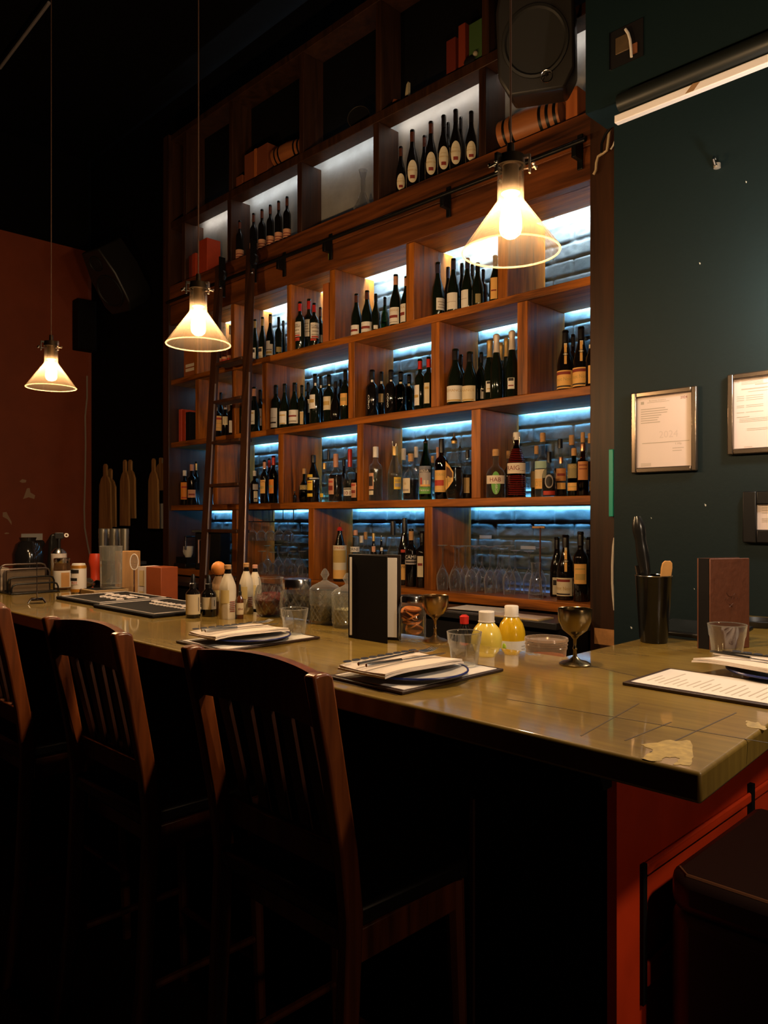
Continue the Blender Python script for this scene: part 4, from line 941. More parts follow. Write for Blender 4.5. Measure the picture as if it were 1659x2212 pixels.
fill(z, 'middle cubby of spirits shelf', G3, [
    (811.5, 965, .09, 'spir', 29, 'c', 'white', [(798.5, 1022, 807, 1057, 's', ('_', .5, .6, 'k')), (798.5, 1060, 806.5, 1069, 'c')], 'clear bottle with white cap', dict(liq=('pale', .58), cap0=.80)),
    (853, 964, .09, 'slope', 31, 'c', 'gold', [(851, 1031, 866, 1057, 'y', ('_', .7, .25, 'o'), ('_', .35, .3, 'g'))], 'clear bottle with bright yellow label', dict(liq=('pale', .50), cap0=.83, extra=pourers)),
    (872, 969, .22, 'spir', 24, 'c', 'white', [], 'white-capped clear bottle in the rear', dict(liq=('pale', .4), cap0=.78)),
    (887.5, 980, .10, 'squat', 34, 'c', 'cork', [(871.5, 1033, 885.5, 1065, 'c', T('JB', .6, .2, 'o'), ('_', .2, .12, 'g'))], 'corked dark bottle with cream side label', dict(liq=('dark', .44), cap0=.83)),
    (899, 965, .25, 'spir', 22, 'c', 'white', [], 'white-capped bottle in the rear', dict(liq=('pale', .5), cap0=.80)),
    (919.5, 941, .09, 'slope', 28, 'g', None, [(906.5, 1008, 930, 1053, 'gr', ), (906.5, 1007, 930, 1014, 'b'), (906.5, 1014, 930, 1021, 'k', T('VIDA', .5, .8, 'w')), (906.5, 1050, 930, 1067, 'g', T('Mezcal', .5, .3, 'w'))], 'green bottle with steel pourer and landscape label', dict(pour=True, liq=('green', .5), extra=vidalab)),
    (935, 985, .24, 'squat', 22, 'c', 'cork', [], 'corked clear bottle in the rear', dict(liq=('pale', .3))),
    (954, 948, .10, 'spir', 29, 'b', 'black', [(937, 1016, 962, 1063, 'lo', T('BUTERAS', .80, .12, 'o'), ('_', .42, .26, 'r'), ('_', .08, .03, 'o'))], 'black-necked bottle with orange label', dict(liq=('dark', .60), cap0=.77)),
    (946, 966, .26, 'spir', 18, 'c', 'pink', [], 'pink-capped bottle in the rear', dict(cap0=.75)),
    (981, 935.5, .10, 'round', 38, 'c', 'gold', [], 'round-shouldered bottle with pourer and hexagonal label', dict(pour=True, liq=('dark', .48), extra=hexlab)),
    (994, 955, .22, 'spir', 22, 'c', None, [(992, 1032, 999, 1046, 'w')], 'clear bottle with pourer in the rear', dict(pour=True, liq=('amber', .45))),
    (1010, 972, .14, 'squat', 24, 'c', 'black', [(1002, 1032, 1014, 1065, 't')], 'bottle with tan label cut by the divider', dict(liq=('dark', .5)))])
def tape(s, h0, h1, a0, a1, ang=0.):
    def f(t, R, H, p):
        o = MB().arc(R * 1.03, H * h0, H * h1, a0, a1, 14).build('masking_tape', LAB['tp'], t)
        text_arc(MB(), s, R * 1.03, H * (h0 + h1) / 2, H * (h1 - h0) * .5, a=(a0 + a1) / 2 + ang).build('handwriting', INK['m'], o, smooth=False)
    return f
def hab(t, R, H, p):
    tape('HAB', .285, .455, -1.15, 1.05)(t, R, H, p)
    o = MB().oval(R * 1.012, H * .30, H * .235, R * .48).build('leaf_label', LAB['g'], t)
    v, f, asp = text2d('HORN'); b = MB().add([((R * 1.02 + .001) * math.sin(.05 + y * .012 / R), -(R * 1.02 + .001) * math.cos(.05 + y * .012 / R), H * .19 + x * .05) for x, y in v], [tuple(reversed(q)) for q in f]); b.build('lettering', INK['w'], o, smooth=False)
def craig(t, R, H, p):
    tape('RAIG__', .365, .525, -1.35, 1.2)(t, R, H, p)
    for k in range(26):
        h = .06 + k * .0265
        if .35 < h < .54: continue
        r = R * np.interp(h, [0, .46, .60, .78], [1.02, 1.02, .84, .42])
        MB().tube([(r * math.cos(a), r * math.sin(a), h * H) for a in np.linspace(0, 2 * PI, 25)[:-1]], .0022, 5, closed=True).build('glass_rib', GLASSRED, t) if False else None
    b = MB(); b2 = MB()
    for k in range(26):
        h = .05 + k * .0275
        if .35 < h < .535: continue
        r = R * np.interp(h, [0, .46, .60, .78], [1.0, 1.0, .84, .42])
        (b if h < .4 else b2).tube([(r * math.cos(a), r * math.sin(a), h * H) for a in np.linspace(0, 2 * PI, 25)[:-1]], .0024, 6, closed=True)
    for q in (b, b2): q.build('ribbing', mat('red_ribbed_glass', (.16, .012, .010), .12, coat=.5), t)['kind'] = 'stuff'
    MB().tube([(-.012, -.014, .80 * H), (-.016, -.016, .90 * H), (-.008, -.008, .955 * H), (.008, -.008, .955 * H), (.016, -.016, .90 * H), (.012, -.014, .80 * H)], .0014, 6).build('wire_bail', steel, t)
def emblem(t, R, H, p):
    o = MB().oval(R * 1.02, H * .34, H * .15, R * .62).build('oval_emblem', LAB['gr'], t); MB().oval(R * 1.03, H * .335, H * .115, R * .46).build('dark_emblem', LAB['k'], o)
    MB().arc(R * 1.02, H * .04, H * .13, -.9, .9).build('foot_label', LAB['r'], t)
fill(z, 'rightmost cubby of spirits shelf', G3, [
    (1071, 970.5, .10, 'squat', 41, 'c', 'cork', [], 'corked bottle with green label and tape', dict(liq=('pale', .40), extra=hab, cap0=.86)),
    (1098, 974, .24, 'squat', 24, 'c', 'cork', [], 'corked orange bottle in the rear', dict(liq=('amber', .75))),
    (1116, 934, .10, 'slope', 39, 'b', 'white', [], 'red ribbed swing-top bottle with tape', dict(liq=('red', .8), extra=craig, cap0=.88)),
    (1159, 963, .22, 'slope', 24, 'c', 'cork', [(1148, 1018, 1163, 1053, 't')], 'brown-labelled bottle in the rear', dict(liq=('amber', .4))),
    (1172.5, 935, .12, 'squat', 33, 'c', 'cork', [(1157, 996, 1180, 1012, 'teal'), (1157, 1014, 1180, 1034, 'c'), (1154, 1034, 1172, 1056, 'lo', T('TOT', .5, .5, 'o'))], 'tall corked bottle with teal and cream labels', dict(liq=('pale', .45), cap0=.86)),
    (1186, 976, .09, 'squat', 30, 'c', 'black', [], 'black-capped bottle with oval emblem', dict(liq=('dark', .42), extra=emblem, cap0=.76)),
    (1210, 948, .24, 'spir', 26, 'c', 'black', [], 'clear bottle in the rear', dict(liq=('amber', .5))),
    (1212, 987, .12, 'squat', 28, 'c', 'copper', [(1202, 1012, 1222, 1039, 'cu', ('_', .5, .2, 'm')), (1204, 1043, 1221, 1057, 'lo')], 'squat bottle with copper label', dict(liq=('amber', .3))),
    (1235, 940, .22, 'round', 34, 'c', 'cork', [], 'tall corked clear bottle in the rear', dict(liq=('pale', .4))),
    (1240, 968, .11, 'spir', 27, 'g', 'cork', [(1228, 1002, 1247, 1033, 'ol', T('1800', .80, .22, 'y' if False else 'o')), (1228, 1043, 1249, 1060, 'lo', ('_', .5, .1, 'o'))], 'green bottle with olive numbered label', dict(liq=('green', .5))),
    (1259, 958, .09, 'spir', 27, 'b', 'copper', [(1249, 997, 1269.5, 1037, 'cu', ('_', .8, .05, 'm'), ('_', .6, .05, 'm'))], 'copper-capped bottle with copper label', dict(liq=('amber', .5), cap0=.86)),
    (1259, 934, .25, 'spir', 22, 'c', 'cork', [], 'corked bottle in the rear at the post', dict(liq=('amber', .5))),
    (1275, 936, .14, 'spir', 24, 'c', 'cork', [(1268, 1040, 1278, 1060, 'y')], 'corked clear bottle cut by the right post', dict(liq=('amber', .55)))])
# ---- lowest shelf
z = ROWZ[3]
def redspout(t, R, H, p):
    MB().lathe([(R * .40, .845 * H), (R * .52, .85 * H), (R * .30, .90 * H), (R * .12, .915 * H), (0, .915 * H)], 14).build('red_stopper', CAP['red'], t)
    MB().tube([(0, 0, .9 * H), (0, 0, .96 * H), (.006, 0, 1.0 * H)], .0025, 6).build('spout', steel, t)
fill(z, 'bottle cubby of lowest shelf', G4, [
    (734, 1127, .06, 'slope', 29, 'k', None, [(720, 1178, 747, 1231, 'c', T('STREGA', .90, .07, 'r'), ('_', .55, .5, 'o')), (720, 1231, 747, 1250, 'lo')], 'red-stoppered bottle with long cream label', dict(extra=redspout)),
    (768, 1145, .10, 'squat', 27, 'c', 'pink', [(755, 1181, 778, 1192, 'w', T('ORNE', .5, .6, 'k'))], 'clear corked bottle with white lettered label', dict(liq=('pale', .3), cap0=.90)),
    (781, 1157, .20, 'spir', 20, 'c', 'white', [], 'white-capped clear bottle in the rear', dict(liq=('pale', .3))),
    (790, 1149, .26, 'spir', 18, 'c', 'cork', [], 'corked bottle in the rear', dict(liq=('amber', .3))),
    (807, 1152, .14, 'slope', 17, 'k', 'gold', [(802, 1180, 812, 1192, 's')], 'small bottle with pink label'),
    (824, 1157, .16, 'slope', 15, 'k', None, [(821, 1183, 828, 1190, 'w')], 'small dark bottle with pourer', dict(pour=True)),
    (849, 1126, .16, 'round', 31, 'c', 'black', [], 'clear flask-like bottle with tall black stopper', dict(cap0=.78)),
    (874, 1119, .20, 'slope', 29, 'k', 'black', [(864, 1219, 876, 1252, 'lo', T('AMA', .85, .2, 'k')), (866, 1187, 877, 1193, 'r')], 'black bottle with orange foot label', dict(cap0=.76)),
    (888.5, 1142, .10, 'bord', 27, 'k', 'cork', [(877, 1197, 902, 1209, 'k', T('CAMPA', .5, .62, 'w')), (877, 1209, 902, 1219, 'gr', ('_', .5, .3, 'k'))], 'dark bottle with white lettering on black label'),
    (912, 1147, .12, 'bord', 28, 'k', 'black', [(901.5, 1201, 914, 1246, 'c', ('_', .6, .12, 'm'))], 'dark bottle with cream label at the divider')])
fill(z, 'wine glass cubby of lowest shelf', G4, [
    (1222, 1155, .09, 'burg', 38, 'k', 'black', [(1204, 1248, 1235, 1287, 'c', ('_', .85, .14, 'm'), T('Pinot Noir', .42, .2, 'o'), ('_', .10, .08, 'k')), (1217, 1183, 1228, 1192, 'c')], 'ribbon-necked dark bottle', dict(extra=neckribbon)),
    (1203, 1160, .20, 'burg', 30, 'k', 'black', [(1194, 1247, 1206, 1287, 'c', ('_', .7, .3, 'k'))], 'dark bottle in the rear'),
    (1254, 1148, .10, 'bord', 33, 'k', 'black', [(1241, 1218, 1266, 1261, 'lo', ('_', .75, .06, 'o'), ('_', .35, .3, 'o'))], 'dark bottle with yellow label'),
    (1271, 1160, .14, 'bord', 28, 'k', 'black', [], 'unlabelled dark bottle against the right post')])
# ---- high ledge
z = LEDGE
def ov(zc, hz):
    def f(t, R, H, p):
        o = MB().oval(R * 1.01, H * zc, H * hz, R * .86).build('oval_label', cream if zc else cream, t)
        b = MB(); v, f_, a_ = text2d('antique'); text_arc(b, 'antique', R * 1.02, H * (zc + hz * .42), H * .024, a=-.1)
        text_arc(b, 'AMARONE', R * 1.02, H * (zc + hz * .12), H * .026); b.build('lettering', INK['o'], o, smooth=False)
        b = MB().arc(R * 1.02, H * (zc - hz * .62), H * (zc - hz * .32), -.38, .38).build('vignette', INK['m'], o, smooth=False)
    return f
fill(z, 'brightly lit bay of the high ledge', G0, [
    (866, 317, .045, 'burg', 22, 'k', 'brown', [], 'short bottle with half-visible oval label', dict(extra=ov(.26, .17))),
    (891, 281, .04, 'burg', 27, 'k', 'brown', [], 'red-brown capped bottle with oval label', dict(extra=ov(.30, .18))),
    (911, 293, .12, 'burg', 22, 'k', 'brown', [], 'dark bottle standing behind'),
    (931, 263, .04, 'burg', 27, 'k', 'brown', [], 'dark bottle with oval label', dict(extra=ov(.30, .18))),
    (958.5, 249.5, .04, 'burg', 27, 'k', 'black', [], 'dark bottle with oval label', dict(extra=ov(.30, .18))),
    (968, 265, .13, 'burg', 20, 'k', 'black', [], 'rear bottle mostly hidden'),
    (984.5, 237, .04, 'burg', 27, 'k', 'black', [], 'tallest dark bottle with oval label', dict(extra=ov(.30, .18))),
    (995, 253, .13, 'burg', 20, 'k', 'black', [], 'hidden rear bottle'),
    (1018, 241, .05, 'burg', 26, 'k', 'black', [], 'dark bottle with dim oval label', dict(extra=ov(.27, .17)))], Y=YS + .02)
fill(z, 'dim left bay of the high ledge', G0, [(u, vt, .05, 'bord', 17, 'k', 'brown', [(u - 8, vl, u + 8, vl + 19, 's', ('_', .5, .1, 'm'), ('_', .2, .1, 'm'))], 'dark bottle with low pink-cream label', {}) for u, vt, vl in
    [(517, 477, 540), (548, 461, 525), (566, 452.5, 518), (584, 443, 510.5), (602, 434.5, 502.5), (620, 425, 495)]], Y=YS + .02)

# ---- glasses and carafes
wg = glass('wine_glass', (.93, .94, .96), .10, 1.0, .02, dust_haze=.025, edge_glint=.9)
def wineglass(p, H, R, label, group, up=False, hang=False):
    t = thing('wine_glass', label, 'glass', p, 0, group)
    pr = [(0, 0), (R * .82, .001), (R * .84, .0025), (R * .30, .006), (.0055, .014), (.0042, .03), (.0042, H * .42), (.008, H * .46), (R * .55, H * .54), (R * .93, H * .66), (R, H * .74), (R * .93, H * .88), (R * .82, H), (R * .80, H), (R * .90, H * .88), (R * .96, H * .74), (R * .88, H * .665), (R * .5, H * .56), (0, H * .50)]
    if not up: pr = [(r, H - h) for r, h in reversed(pr)]
    MB().lathe(pr, 26).build('glass_body', wg, t); return t
gw = 'stemware standing upside down'
gls = [(955, .05, 1177, 1277), (983, .06, 1178, 1277), (1005, .16, 1178, 0), (1018, .07, 1178, 0), (990, .24, 1180, 0), (1041, .17, 1178, 0), (1027, .25, 1180, 0), (1059, .09, 1180, 0), (1077, .18, 1178, 0), (1100, .10, 1178, 0), (1113, .22, 1188, 0), (1143, .23, 1190, 0), (1085, .27, 1184, 0), (1166, .24, 1182, 0)]
gls = sorted([[u, dy, vt] for u, dy, vt, _ in gls]); it = [[g[0], g[1], .0345] for g in gls]; settle(it, (bounds(3, 1100)[0], onY(1178, 1000, YS + .22)[0]), YS, .36)
for i, g in enumerate(gls): g[0], g[1] = it[i][0], it[i][1]
for i, (u, dy, vt) in enumerate(gls):
    p = onY(u, 1000, YS + dy); p = (p[0], p[1], EZ + ROWZ[3] + .0006); wineglass(p, hgt(p, vt), .034, 'upturned wine glass, %s from left in the right cubby of the lowest shelf' % ORD[i], gw)
gls = [(566, .06, 1190), (590, .10, 1192), (611, .09, 1192), (632, .10, 1190), (653, .08, 1190), (578, .22, 1178), (601, .22, 1176), (622, .22, 1171), (645, .22, 1171)]
gls = sorted([list(g) for g in gls]); it = [[g[0], g[1], .0345] for g in gls]; settle(it, bounds(3, 610), YS, .36)
for i, g in enumerate(gls): g[0], g[1] = it[i][0], it[i][1]
for i, (u, dy, vt) in enumerate(gls):
    p = onY(u, 1000, YS + dy); p = (p[0], p[1], EZ + ROWZ[3] + .0006); wineglass(p, hgt(p, vt), .034, 'upturned wine glass, %s from left on the shelf below the glass rack' % ORD[i], gw)
# hanging rack
rk = thing('glass_rack', 'black wire glass rack hanging under the spirits shelf beside the ladder', 'rack', (-4.2, YS + .1, EZ + ROWZ[2] - TB))
ra = onY(527, 1105, YS + .02); rb = onY(634, 1105, YS + .02); zr = EZ + ROWZ[2] - TB - .0005; zl = zr - .085
b = MB()
for y in (YS + .02, YS + .24):
    b.tube([(ra[0], y, zr - .002), (ra[0], y, zl), (rb[0], y, zl), (rb[0], y, zr - .002)], .0035, 6)
for i in range(6):
    x = ra[0] + (rb[0] - ra[0]) * i / 5; b.tube([(x, YS + .02, zl), (x, YS + .24, zl)], .003, 6).tube([(x, YS + .02, zl), (x, YS + .02, zr - .002)], .003, 6)
b.tube([(ra[0], YS + .02, zr - .004), (rb[0] + .03, YS + .02, zr - .004)], .004, 6); b.build('wire_frame', iron, rk, world=True)
for i, u in enumerate((545, 565, 584, 603, 622)):
    p = onY(u, 1000, YS + .10); z1 = zl + .006; z0 = zat((p[0], p[1] - .03, 0), 1168)
    t = wineglass((p[0], p[1], z0), z1 - z0, .040, 'wine glass hanging in the black rack, %s from left' % ORD[i], 'stemware hanging in the rack')
# carafe, spoon
p = onY(1157, 1000, YS + .02); p = (p[0], p[1], EZ + ROWZ[3] + .0006); H = hgt(p, 1215)
t = thing('carafe', 'small clear glass carafe standing before the upturned wine glasses', 'carafe', p)
R = px(p, 32) / 2
MB().lathe([(0, .004), (R * .9, 0), (R, .006), (R * .98, H * .12), (R * .72, H * .55), (R * .55, H * .68), (R * .55, H * .95), (R * .66, H), (R * .62, H), (R * .50, H * .94), (R * .50, H * .68), (R * .66, H * .55), (R * .9, H * .14), (0, H * .10)], 28).build('glass_body', wg, t)
p = onY(1167, 1000, YS + .12); p = (p[0], p[1], EZ + ROWZ[3] + .0006); H = hgt(p, 1138)
t = thing('flag_stand', 'thin brown rod stand with short wooden crossbar behind the carafe', 'stand', p)
MB().tube([(0, 0, .006), (0, 0, H - .004)], .004, 8).build('rod', CAP['brown'], t); MB().lathe([(0, 0), (.03, 0), (.03, .006), (0, .008)], 20).build('foot', CAP['brown'], t)
MB().tube([(-.04, -.01, H - .003), (.02, .01, H - .003)], .006, 8).build('crossbar', CAP['cork'], t)
for i, (u, v) in enumerate(((1048, 1160), (1137, 1183))):
    a = onY(u - 12, v - 4, YB - .014); c = onY(u + (14 if i == 0 else 20), v + 4, YB - .014)
    tag(MB().box(a[0], c[0], a[1] - .001, a[1], c[2], a[2]).build('shelf_tag', mat('grey_tape', (.35, .33, .30), .8), None, smooth=False), ['small strip of grey tape stuck high on the brick above the wine glasses', 'longer strip of grey tape on the brick behind the upturned wine glasses'][i], 'tape strip', 'tape strips on the brick')
# decanter on the high ledge
p = onY(784, 1000, YS + .08); p = (p[0], p[1], EZ + LEDGE + .0006); H = hgt(p, 368)
t = thing('decanter', 'glass wine decanter alone in the dark bay of the high ledge', 'decanter', p)
R = px(p, 42) / 2
MB().lathe([(0, .006), (R * .8, 0), (R, .02), (R * .95, H * .16), (R * .5, H * .36), (R * .26, H * .50), (R * .25, H * .8), (R * .46, H), (R * .43, H), (R * .21, H * .8), (R * .22, H * .5), (R * .9, H * .16), (0, H * .06)], 28).build('glass_body', wg, t)
# ------------------------------------------------------------------ jars and bottles along the back of the bar
def on_bar(u, v): return BT(u, v)
jg = glass('cut_glass', (.88, .88, .82), .12, .85, .05, dust_haze=.10, edge_glint=.3)
def lattice(mb, prof_r, z0, z1, n, turns, r, steps=14):
    for sgn in (1, -1):
        for k in range(n):
            pts = []
            for i in range(steps + 1):
                h = z0 + (z1 - z0) * i / steps; a = 2 * PI * k / n + sgn * turns * 2 * PI * i / steps; R = prof_r(h); pts.append((R * math.cos(a), R * math.sin(a), h))
            mb.tube(pts, r, 4)
    return mb
def crystal(u, v, vt, w, label, fillm):
    p = BT(u, v); t = thing('crystal_jar', label, 'jar', p, 0, 'cut crystal jars with pointed lids'); H = hgt(p, vt); R = px(p, w) / 2; hb = H * .60
    bd = MB().lathe([(0, .004), (R * .92, 0), (R * .96, .006), (R, hb), (R * .95, hb), (R * .9, .010), (0, .010)], 30).build('jar_body', jg, t)
    lattice(MB(), lambda h: R * (.965 + .035 * h / hb), .012, hb * .94, 18, .22, .0017).build('diamond_cut', jg, bd)
    MB().lathe([(0, .011), (R * .86, .011), (R * .88, hb * .55), (0, hb * .58)], 20).build('contents', fillm, t)
    ld = MB().lathe([(R * 1.02, hb), (R * 1.02, hb + .006), (R * .80, hb + .016), (R * .30, H * .76), (R * .14, H * .79), (R * .12, H * .82)], 30).build('lid', jg, t)
    MB().lathe([(R * .12, H * .81), (R * .20, H * .85), (R * .30, H * .89), (R * .20, H * .95), (R * .06, H), (0, H)], 8).build('finial', jg, ld)
crystal(702, 1346, 1228, 66, 'diamond-cut crystal jar with pointed lid, dark contents, left of the menu holder', mat('dark_beans', (.030, .014, .008), .6, noise=.6, nscale=120, bump=.6))
crystal(750, 1354, 1238, 66, 'pale diamond-cut crystal jar half hidden by the black menu holder', mat('sugar', (.60, .55, .38), .8, noise=.4, nscale=120))
p = BT(641, 1342); H = hgt(p, 1250); R = px(p, 72) / 2
t = thing('storage_jar', 'lattice glass jar with wide silver screw lid behind the left tumbler', 'jar', p)
MB().lathe([(0, .004), (R * .75, 0), (R * .95, H * .10), (R, H * .40), (R * .93, H * .68), (R * .80, H * .76), (R * .80, H * .8)], 32).build('jar_body', clear, t)
lattice(MB(), lambda h: R * np.interp(h / H, [0, .1, .4, .68, .8], [.76, .96, 1.01, .94, .81]), H * .08, H * .70, 12, .15, .0022).build('lattice', clear, t)
MB().lathe([(R * .86, H * .77), (R * .87, H * .98), (R * .84, H), (0, H)], 32).build('lid', steel, t)
p = BT(585, 1330); H = hgt(p, 1247); R = px(p, 70) / 2
t = thing('storage_jar', 'round-bellied lattice jar of dark red fruit beside the wrapped bottles', 'jar', p)
MB().lathe([(0, .004), (R * .66, 0), (R * .86, H * .12), (R, H * .42), (R * .92, H * .66), (R * .74, H * .82), (R * .74, H * .97), (R * .80, H), (R * .72, H)], 32).build('jar_body', clear, t)
lattice(MB(), lambda h: R * np.interp(h / H, [0, .12, .42, .66, .82], [.67, .87, 1.01, .93, .75]), H * .05, H * .80, 12, .17, .0022).build('lattice', clear, t)
MB().lathe([(0, .006), (R * .62, .006), (R * .88, H * .2), (R * .93, H * .42), (R * .6, H * .60), (0, H * .63)], 24).build('fruit', mat('dark_red_fruit', (.14, .018, .010), .35, noise=.7, nscale=50, bump=1.), t)
p = BT(890, 1383); H = hgt(p, 1286); R = px(p, 60) / 2
t = thing('mason_jar', 'clear jar of dried orange slices beside the brass goblet', 'jar', p)
MB().lathe([(0, .004), (R * .92, 0), (R, .008), (R, H * .72), (R * .86, H * .82), (R * .86, H * .86)], 28).build('jar_body', clear, t)
MB().lathe([(R * .90, H * .86), (R * .91, H * .97), (R * .86, H), (R * .80, H), (R * .80, H * .86)], 28).build('neck_band', steel, t)
rng = random.Random(5); om = mat('dried_orange', (.62, .20, .04), .5, noise=.5, nscale=60); rm = mat('orange_rind', (.30, .07, .015), .5)
for i in range(9):
    b = MB(); rr = R * .62; b.m = Matrix.Translation((rng.uniform(-.25, .25) * R, rng.uniform(-.25, .25) * R, .030 + i * H * .055)) @ Matrix.Rotation(rng.uniform(-.5, .5), 4, 'X') @ Matrix.Rotation(rng.uniform(-.5, .5), 4, 'Y')
    b.lathe([(0, -.0015), (rr, -.002), (rr, .002), (0, .0015)], 18); s_ = b.build('orange_slice', om, t)
# juice bottles on the ledge behind the bar
def juice(u, vt, w, Y, label, liq, lab):
    p = onY(u, 1000, Y); p = (p[0], p[1], BZ - .1195); H = hgt(p, vt); R = px(p, w) / 2
    t = thing('juice_bottle', label, 'bottle', p, camyaw(p), 'plastic juice bottles behind the bar')
    pr = [(0, .003), (R * .92, 0), (R, .008), (R, H * .58), (R * .96, H * .66), (R * .80, H * .76), (R * .50, H * .84), (R * .42, H * .86)]
    MB().lathe(pr, 28).build('bottle_body', mat('juice_%s' % liq, {'pale': (.78, .60, .10), 'deep': (.66, .40, .012)}[liq], .18, coat=.8), t)
    MB().lathe([(R * .50, H * .86), (R * .50, H * .99), (R * .46, H), (0, H)], 28).build('cap', CAP['white'], t)
    MB().lathe([(R * .44, H * .84), (R * .53, H * .85), (R * .53, H * .865), (R * .44, H * .87)], 28).build('cap_ring', CAP['white'], t)
    if lab:
        L = MB().arc(R * 1.008, H * .08, H * .53, -1.55, 1.55, 20).build('label', LAB['w'], t)
        b = MB(); b.tube([(R * 1.02 * math.sin(a), -R * 1.02 * math.cos(a), H * (.40 + .09 * math.sin(q))) for a, q in zip(np.linspace(-1.05, -.45, 16), np.linspace(0, 9, 16))], .0035, 6); b.build('leaf_logo', LAB['g'] if False else mat('lime_print', (.42, .60, .03), .6), L)
        MB().arc(R * 1.014, H * .1, H * .29, -.75, .05).build('black_badge', LAB['k'], L)
        b = MB()
        for k in range(9): b.arc(R * 1.012, H * (.12 + k * .042), H * (.13 + k * .042), .75, 1.15)
        b.build('fine_print', INK['g'], L)
    else: MB().arc(R * 1.008, H * .08, H * .34, -1.55, 1.55, 20).build('label', LAB['w'], t)
juice(1051, 1320, 68, 1.685, 'pale yellow juice bottle with two white caps, behind the middle tumbler', 'pale', False)
juice(1105, 1308, 60, 1.79, 'deep yellow juice bottle with white label, right of the paler one', 'deep', True)
p = onY(1180, 1000, 1.665); p = (p[0], p[1], BZ - .1195); H = hgt(p, 1377); R = px(p, 92) / 2
t = thing('deli_tub', 'clear plastic tub with stacked lids behind the inner bar corner', 'tub', p)
tb = glass('cloudy_plastic', (.85, .76, .66), .06, .5, .15, dust_haze=.22, hazecol=(.85, .70, .55))
MB().lathe([(0, .002), (R * .78, 0), (R * .93, H * .80), (R * .97, H * .82), (R * .97, H * .85), (R * .94, H * .86)], 32).build('tub_body', tb, t)
MB().lathe([(R * .97, H * .87), (R * 1.0, H * .89), (R * .97, H * .91), (R * .95, H * .92), (R * 1.02, H * .95), (R, H), (R * .93, H), (R * .90, H * .95), (0, H * .94)], 32).build('lid', tb, t)
MB().lathe([(0, .004), (R * .76, .004), (R * .90, H * .70), (0, H * .72)], 24).build('contents', mat('brown_sugar', (.30, .10, .035), .8, noise=.6, nscale=60, bump=.6), t)
p = onY(1003, 1000, 1.78); p = (p[0], p[1], BZ - .1195)
t = thing('sauce_bottle', 'dark bottle with red cap between goblet and juice bottles', 'bottle', p)
H = hgt(p, 1328); MB().lathe([(0, 0), (.028, 0), (.03, .01), (.03, H * .6), (.012, H * .8), (.011, H * .86), (0, H * .86)], 20).build('bottle_body', DB, t)
MB().lathe([(.013, H * .84), (.014, H * .97), (.008, H), (0, H)], 16).build('cap', CAP['red'], t)
t = thing('paper_stack', 'blue-lit sheets of paper lying on the back counter beneath the shelving', 'paper', onY(1040, 1316, 3.0)); a = onY(1046, 1316, 3.0)
# back counter in the aisle
bc = thing('back_counter', 'low dark back counter running below the shelving', 'counter', (-3.3, 2.98, 0))
CZ = a[2] - .006
MB().box(XL, XR, 2.84, 3.11, CZ - .03, CZ).build('counter_top', mat('dark_counter', (.020, .018, .018), .3), bc, world=True, bevel=.003)
MB().box(XL, XR, 2.87, 3.10, 0, CZ - .031).build('cabinet', blackm, bc, world=True)
b = MB(); b.m = Matrix.Rotation(.1, 4, 'Z')
for i in range(4): b.box(-.15 + .004 * i, .15 + .004 * i, -.08, .08, .0002 + .0012 * i, .0012 + .0012 * i)
b.build('sheets', white, t, smooth=False)
a = onY(1115, 1334, 2.91); t = thing('clipboard', 'pinkish paper on a board at the back counter behind the juice bottles', 'paper', (a[0], a[1], CZ + .0005))
MB().box(-.16, .16, -.06, .06, 0, .006).build('board', tan, t); MB().box(-.15, .15, -.055, .055, .0061, .0075).build('sheet', mat('pink_paper', (.66, .52, .46), .7), t, smooth=False)
# bottles with paper wraps and droppers
wrapm = mat('printed_paper_wrap', (.72, .64, .50), .75, noise=.12, nscale=40, bump=.1)
def wrapped(u, v, vt, w, label, neckm, ball=False):
    p = BT(u, v); H = hgt(p, vt); R = px(p, w) / 2; t = thing('wrapped_bottle', label, 'bottle', p, camyaw(p), 'paper-wrapped bitters bottles')
    b = MB().lathe([(0, 0), (R * .97, 0), (R, .004), (R * .99, H * .55), (R * .93, H * .62), (R * .62, H * .76), (R * .46, H * .82), (R * .42, H * .84), (0, H * .84)], 12, flute=(.05, 4, .0, H * .8)).build('paper_wrap', wrapm if not ball else mat('kraft_wrap', (.36, .21, .10), .75, noise=.4, nscale=60), t)
    q = MB()
    for k in range(6): q.arc(R * 1.05, H * (.14 + .035 * k), H * (.155 + .035 * k), .25, .95, 6)
    q.build('barcode_print', INK['m'], b)
    MB().arc(R * 1.05, H * .30, H * .54, -.9, .15).build('yellow_print', mat('faded_yellow_print', (.66, .52, .22), .75), b)
    MB().lathe([(R * .42, H * .83), (R * .42, H * .88), (R * .36, H * .88), (R * .36, H * .93)], 16).build('neck', DB, t)
    MB().lathe([(R * .44, H * .92), (R * .44, H * .995), (R * .38, H), (0, H)], 16).build('cap', neckm, t)
    if ball: MB().ball((0, 0, H * 1.0), R * .95, 16).build('orange_stopper', mat('orange_ball', (.70, .25, .05), .5), t)
wrapped(492, 1336, 1220, 35, 'tall bottle in white printed paper, frontmost of the wrapped bottles', CAP['cork'])
wrapped(472, 1327, 1228, 33, 'kraft-wrapped bottle topped with an orange ball', CAP['black'], True)
wrapped(532, 1325, 1216, 29, 'white paper-wrapped bottle behind the small dropper bottle', CAP['cork'])
wrapped(551, 1314, 1220, 26, 'white paper-wrapped bottle beside the round-bellied jar', CAP['pink'])
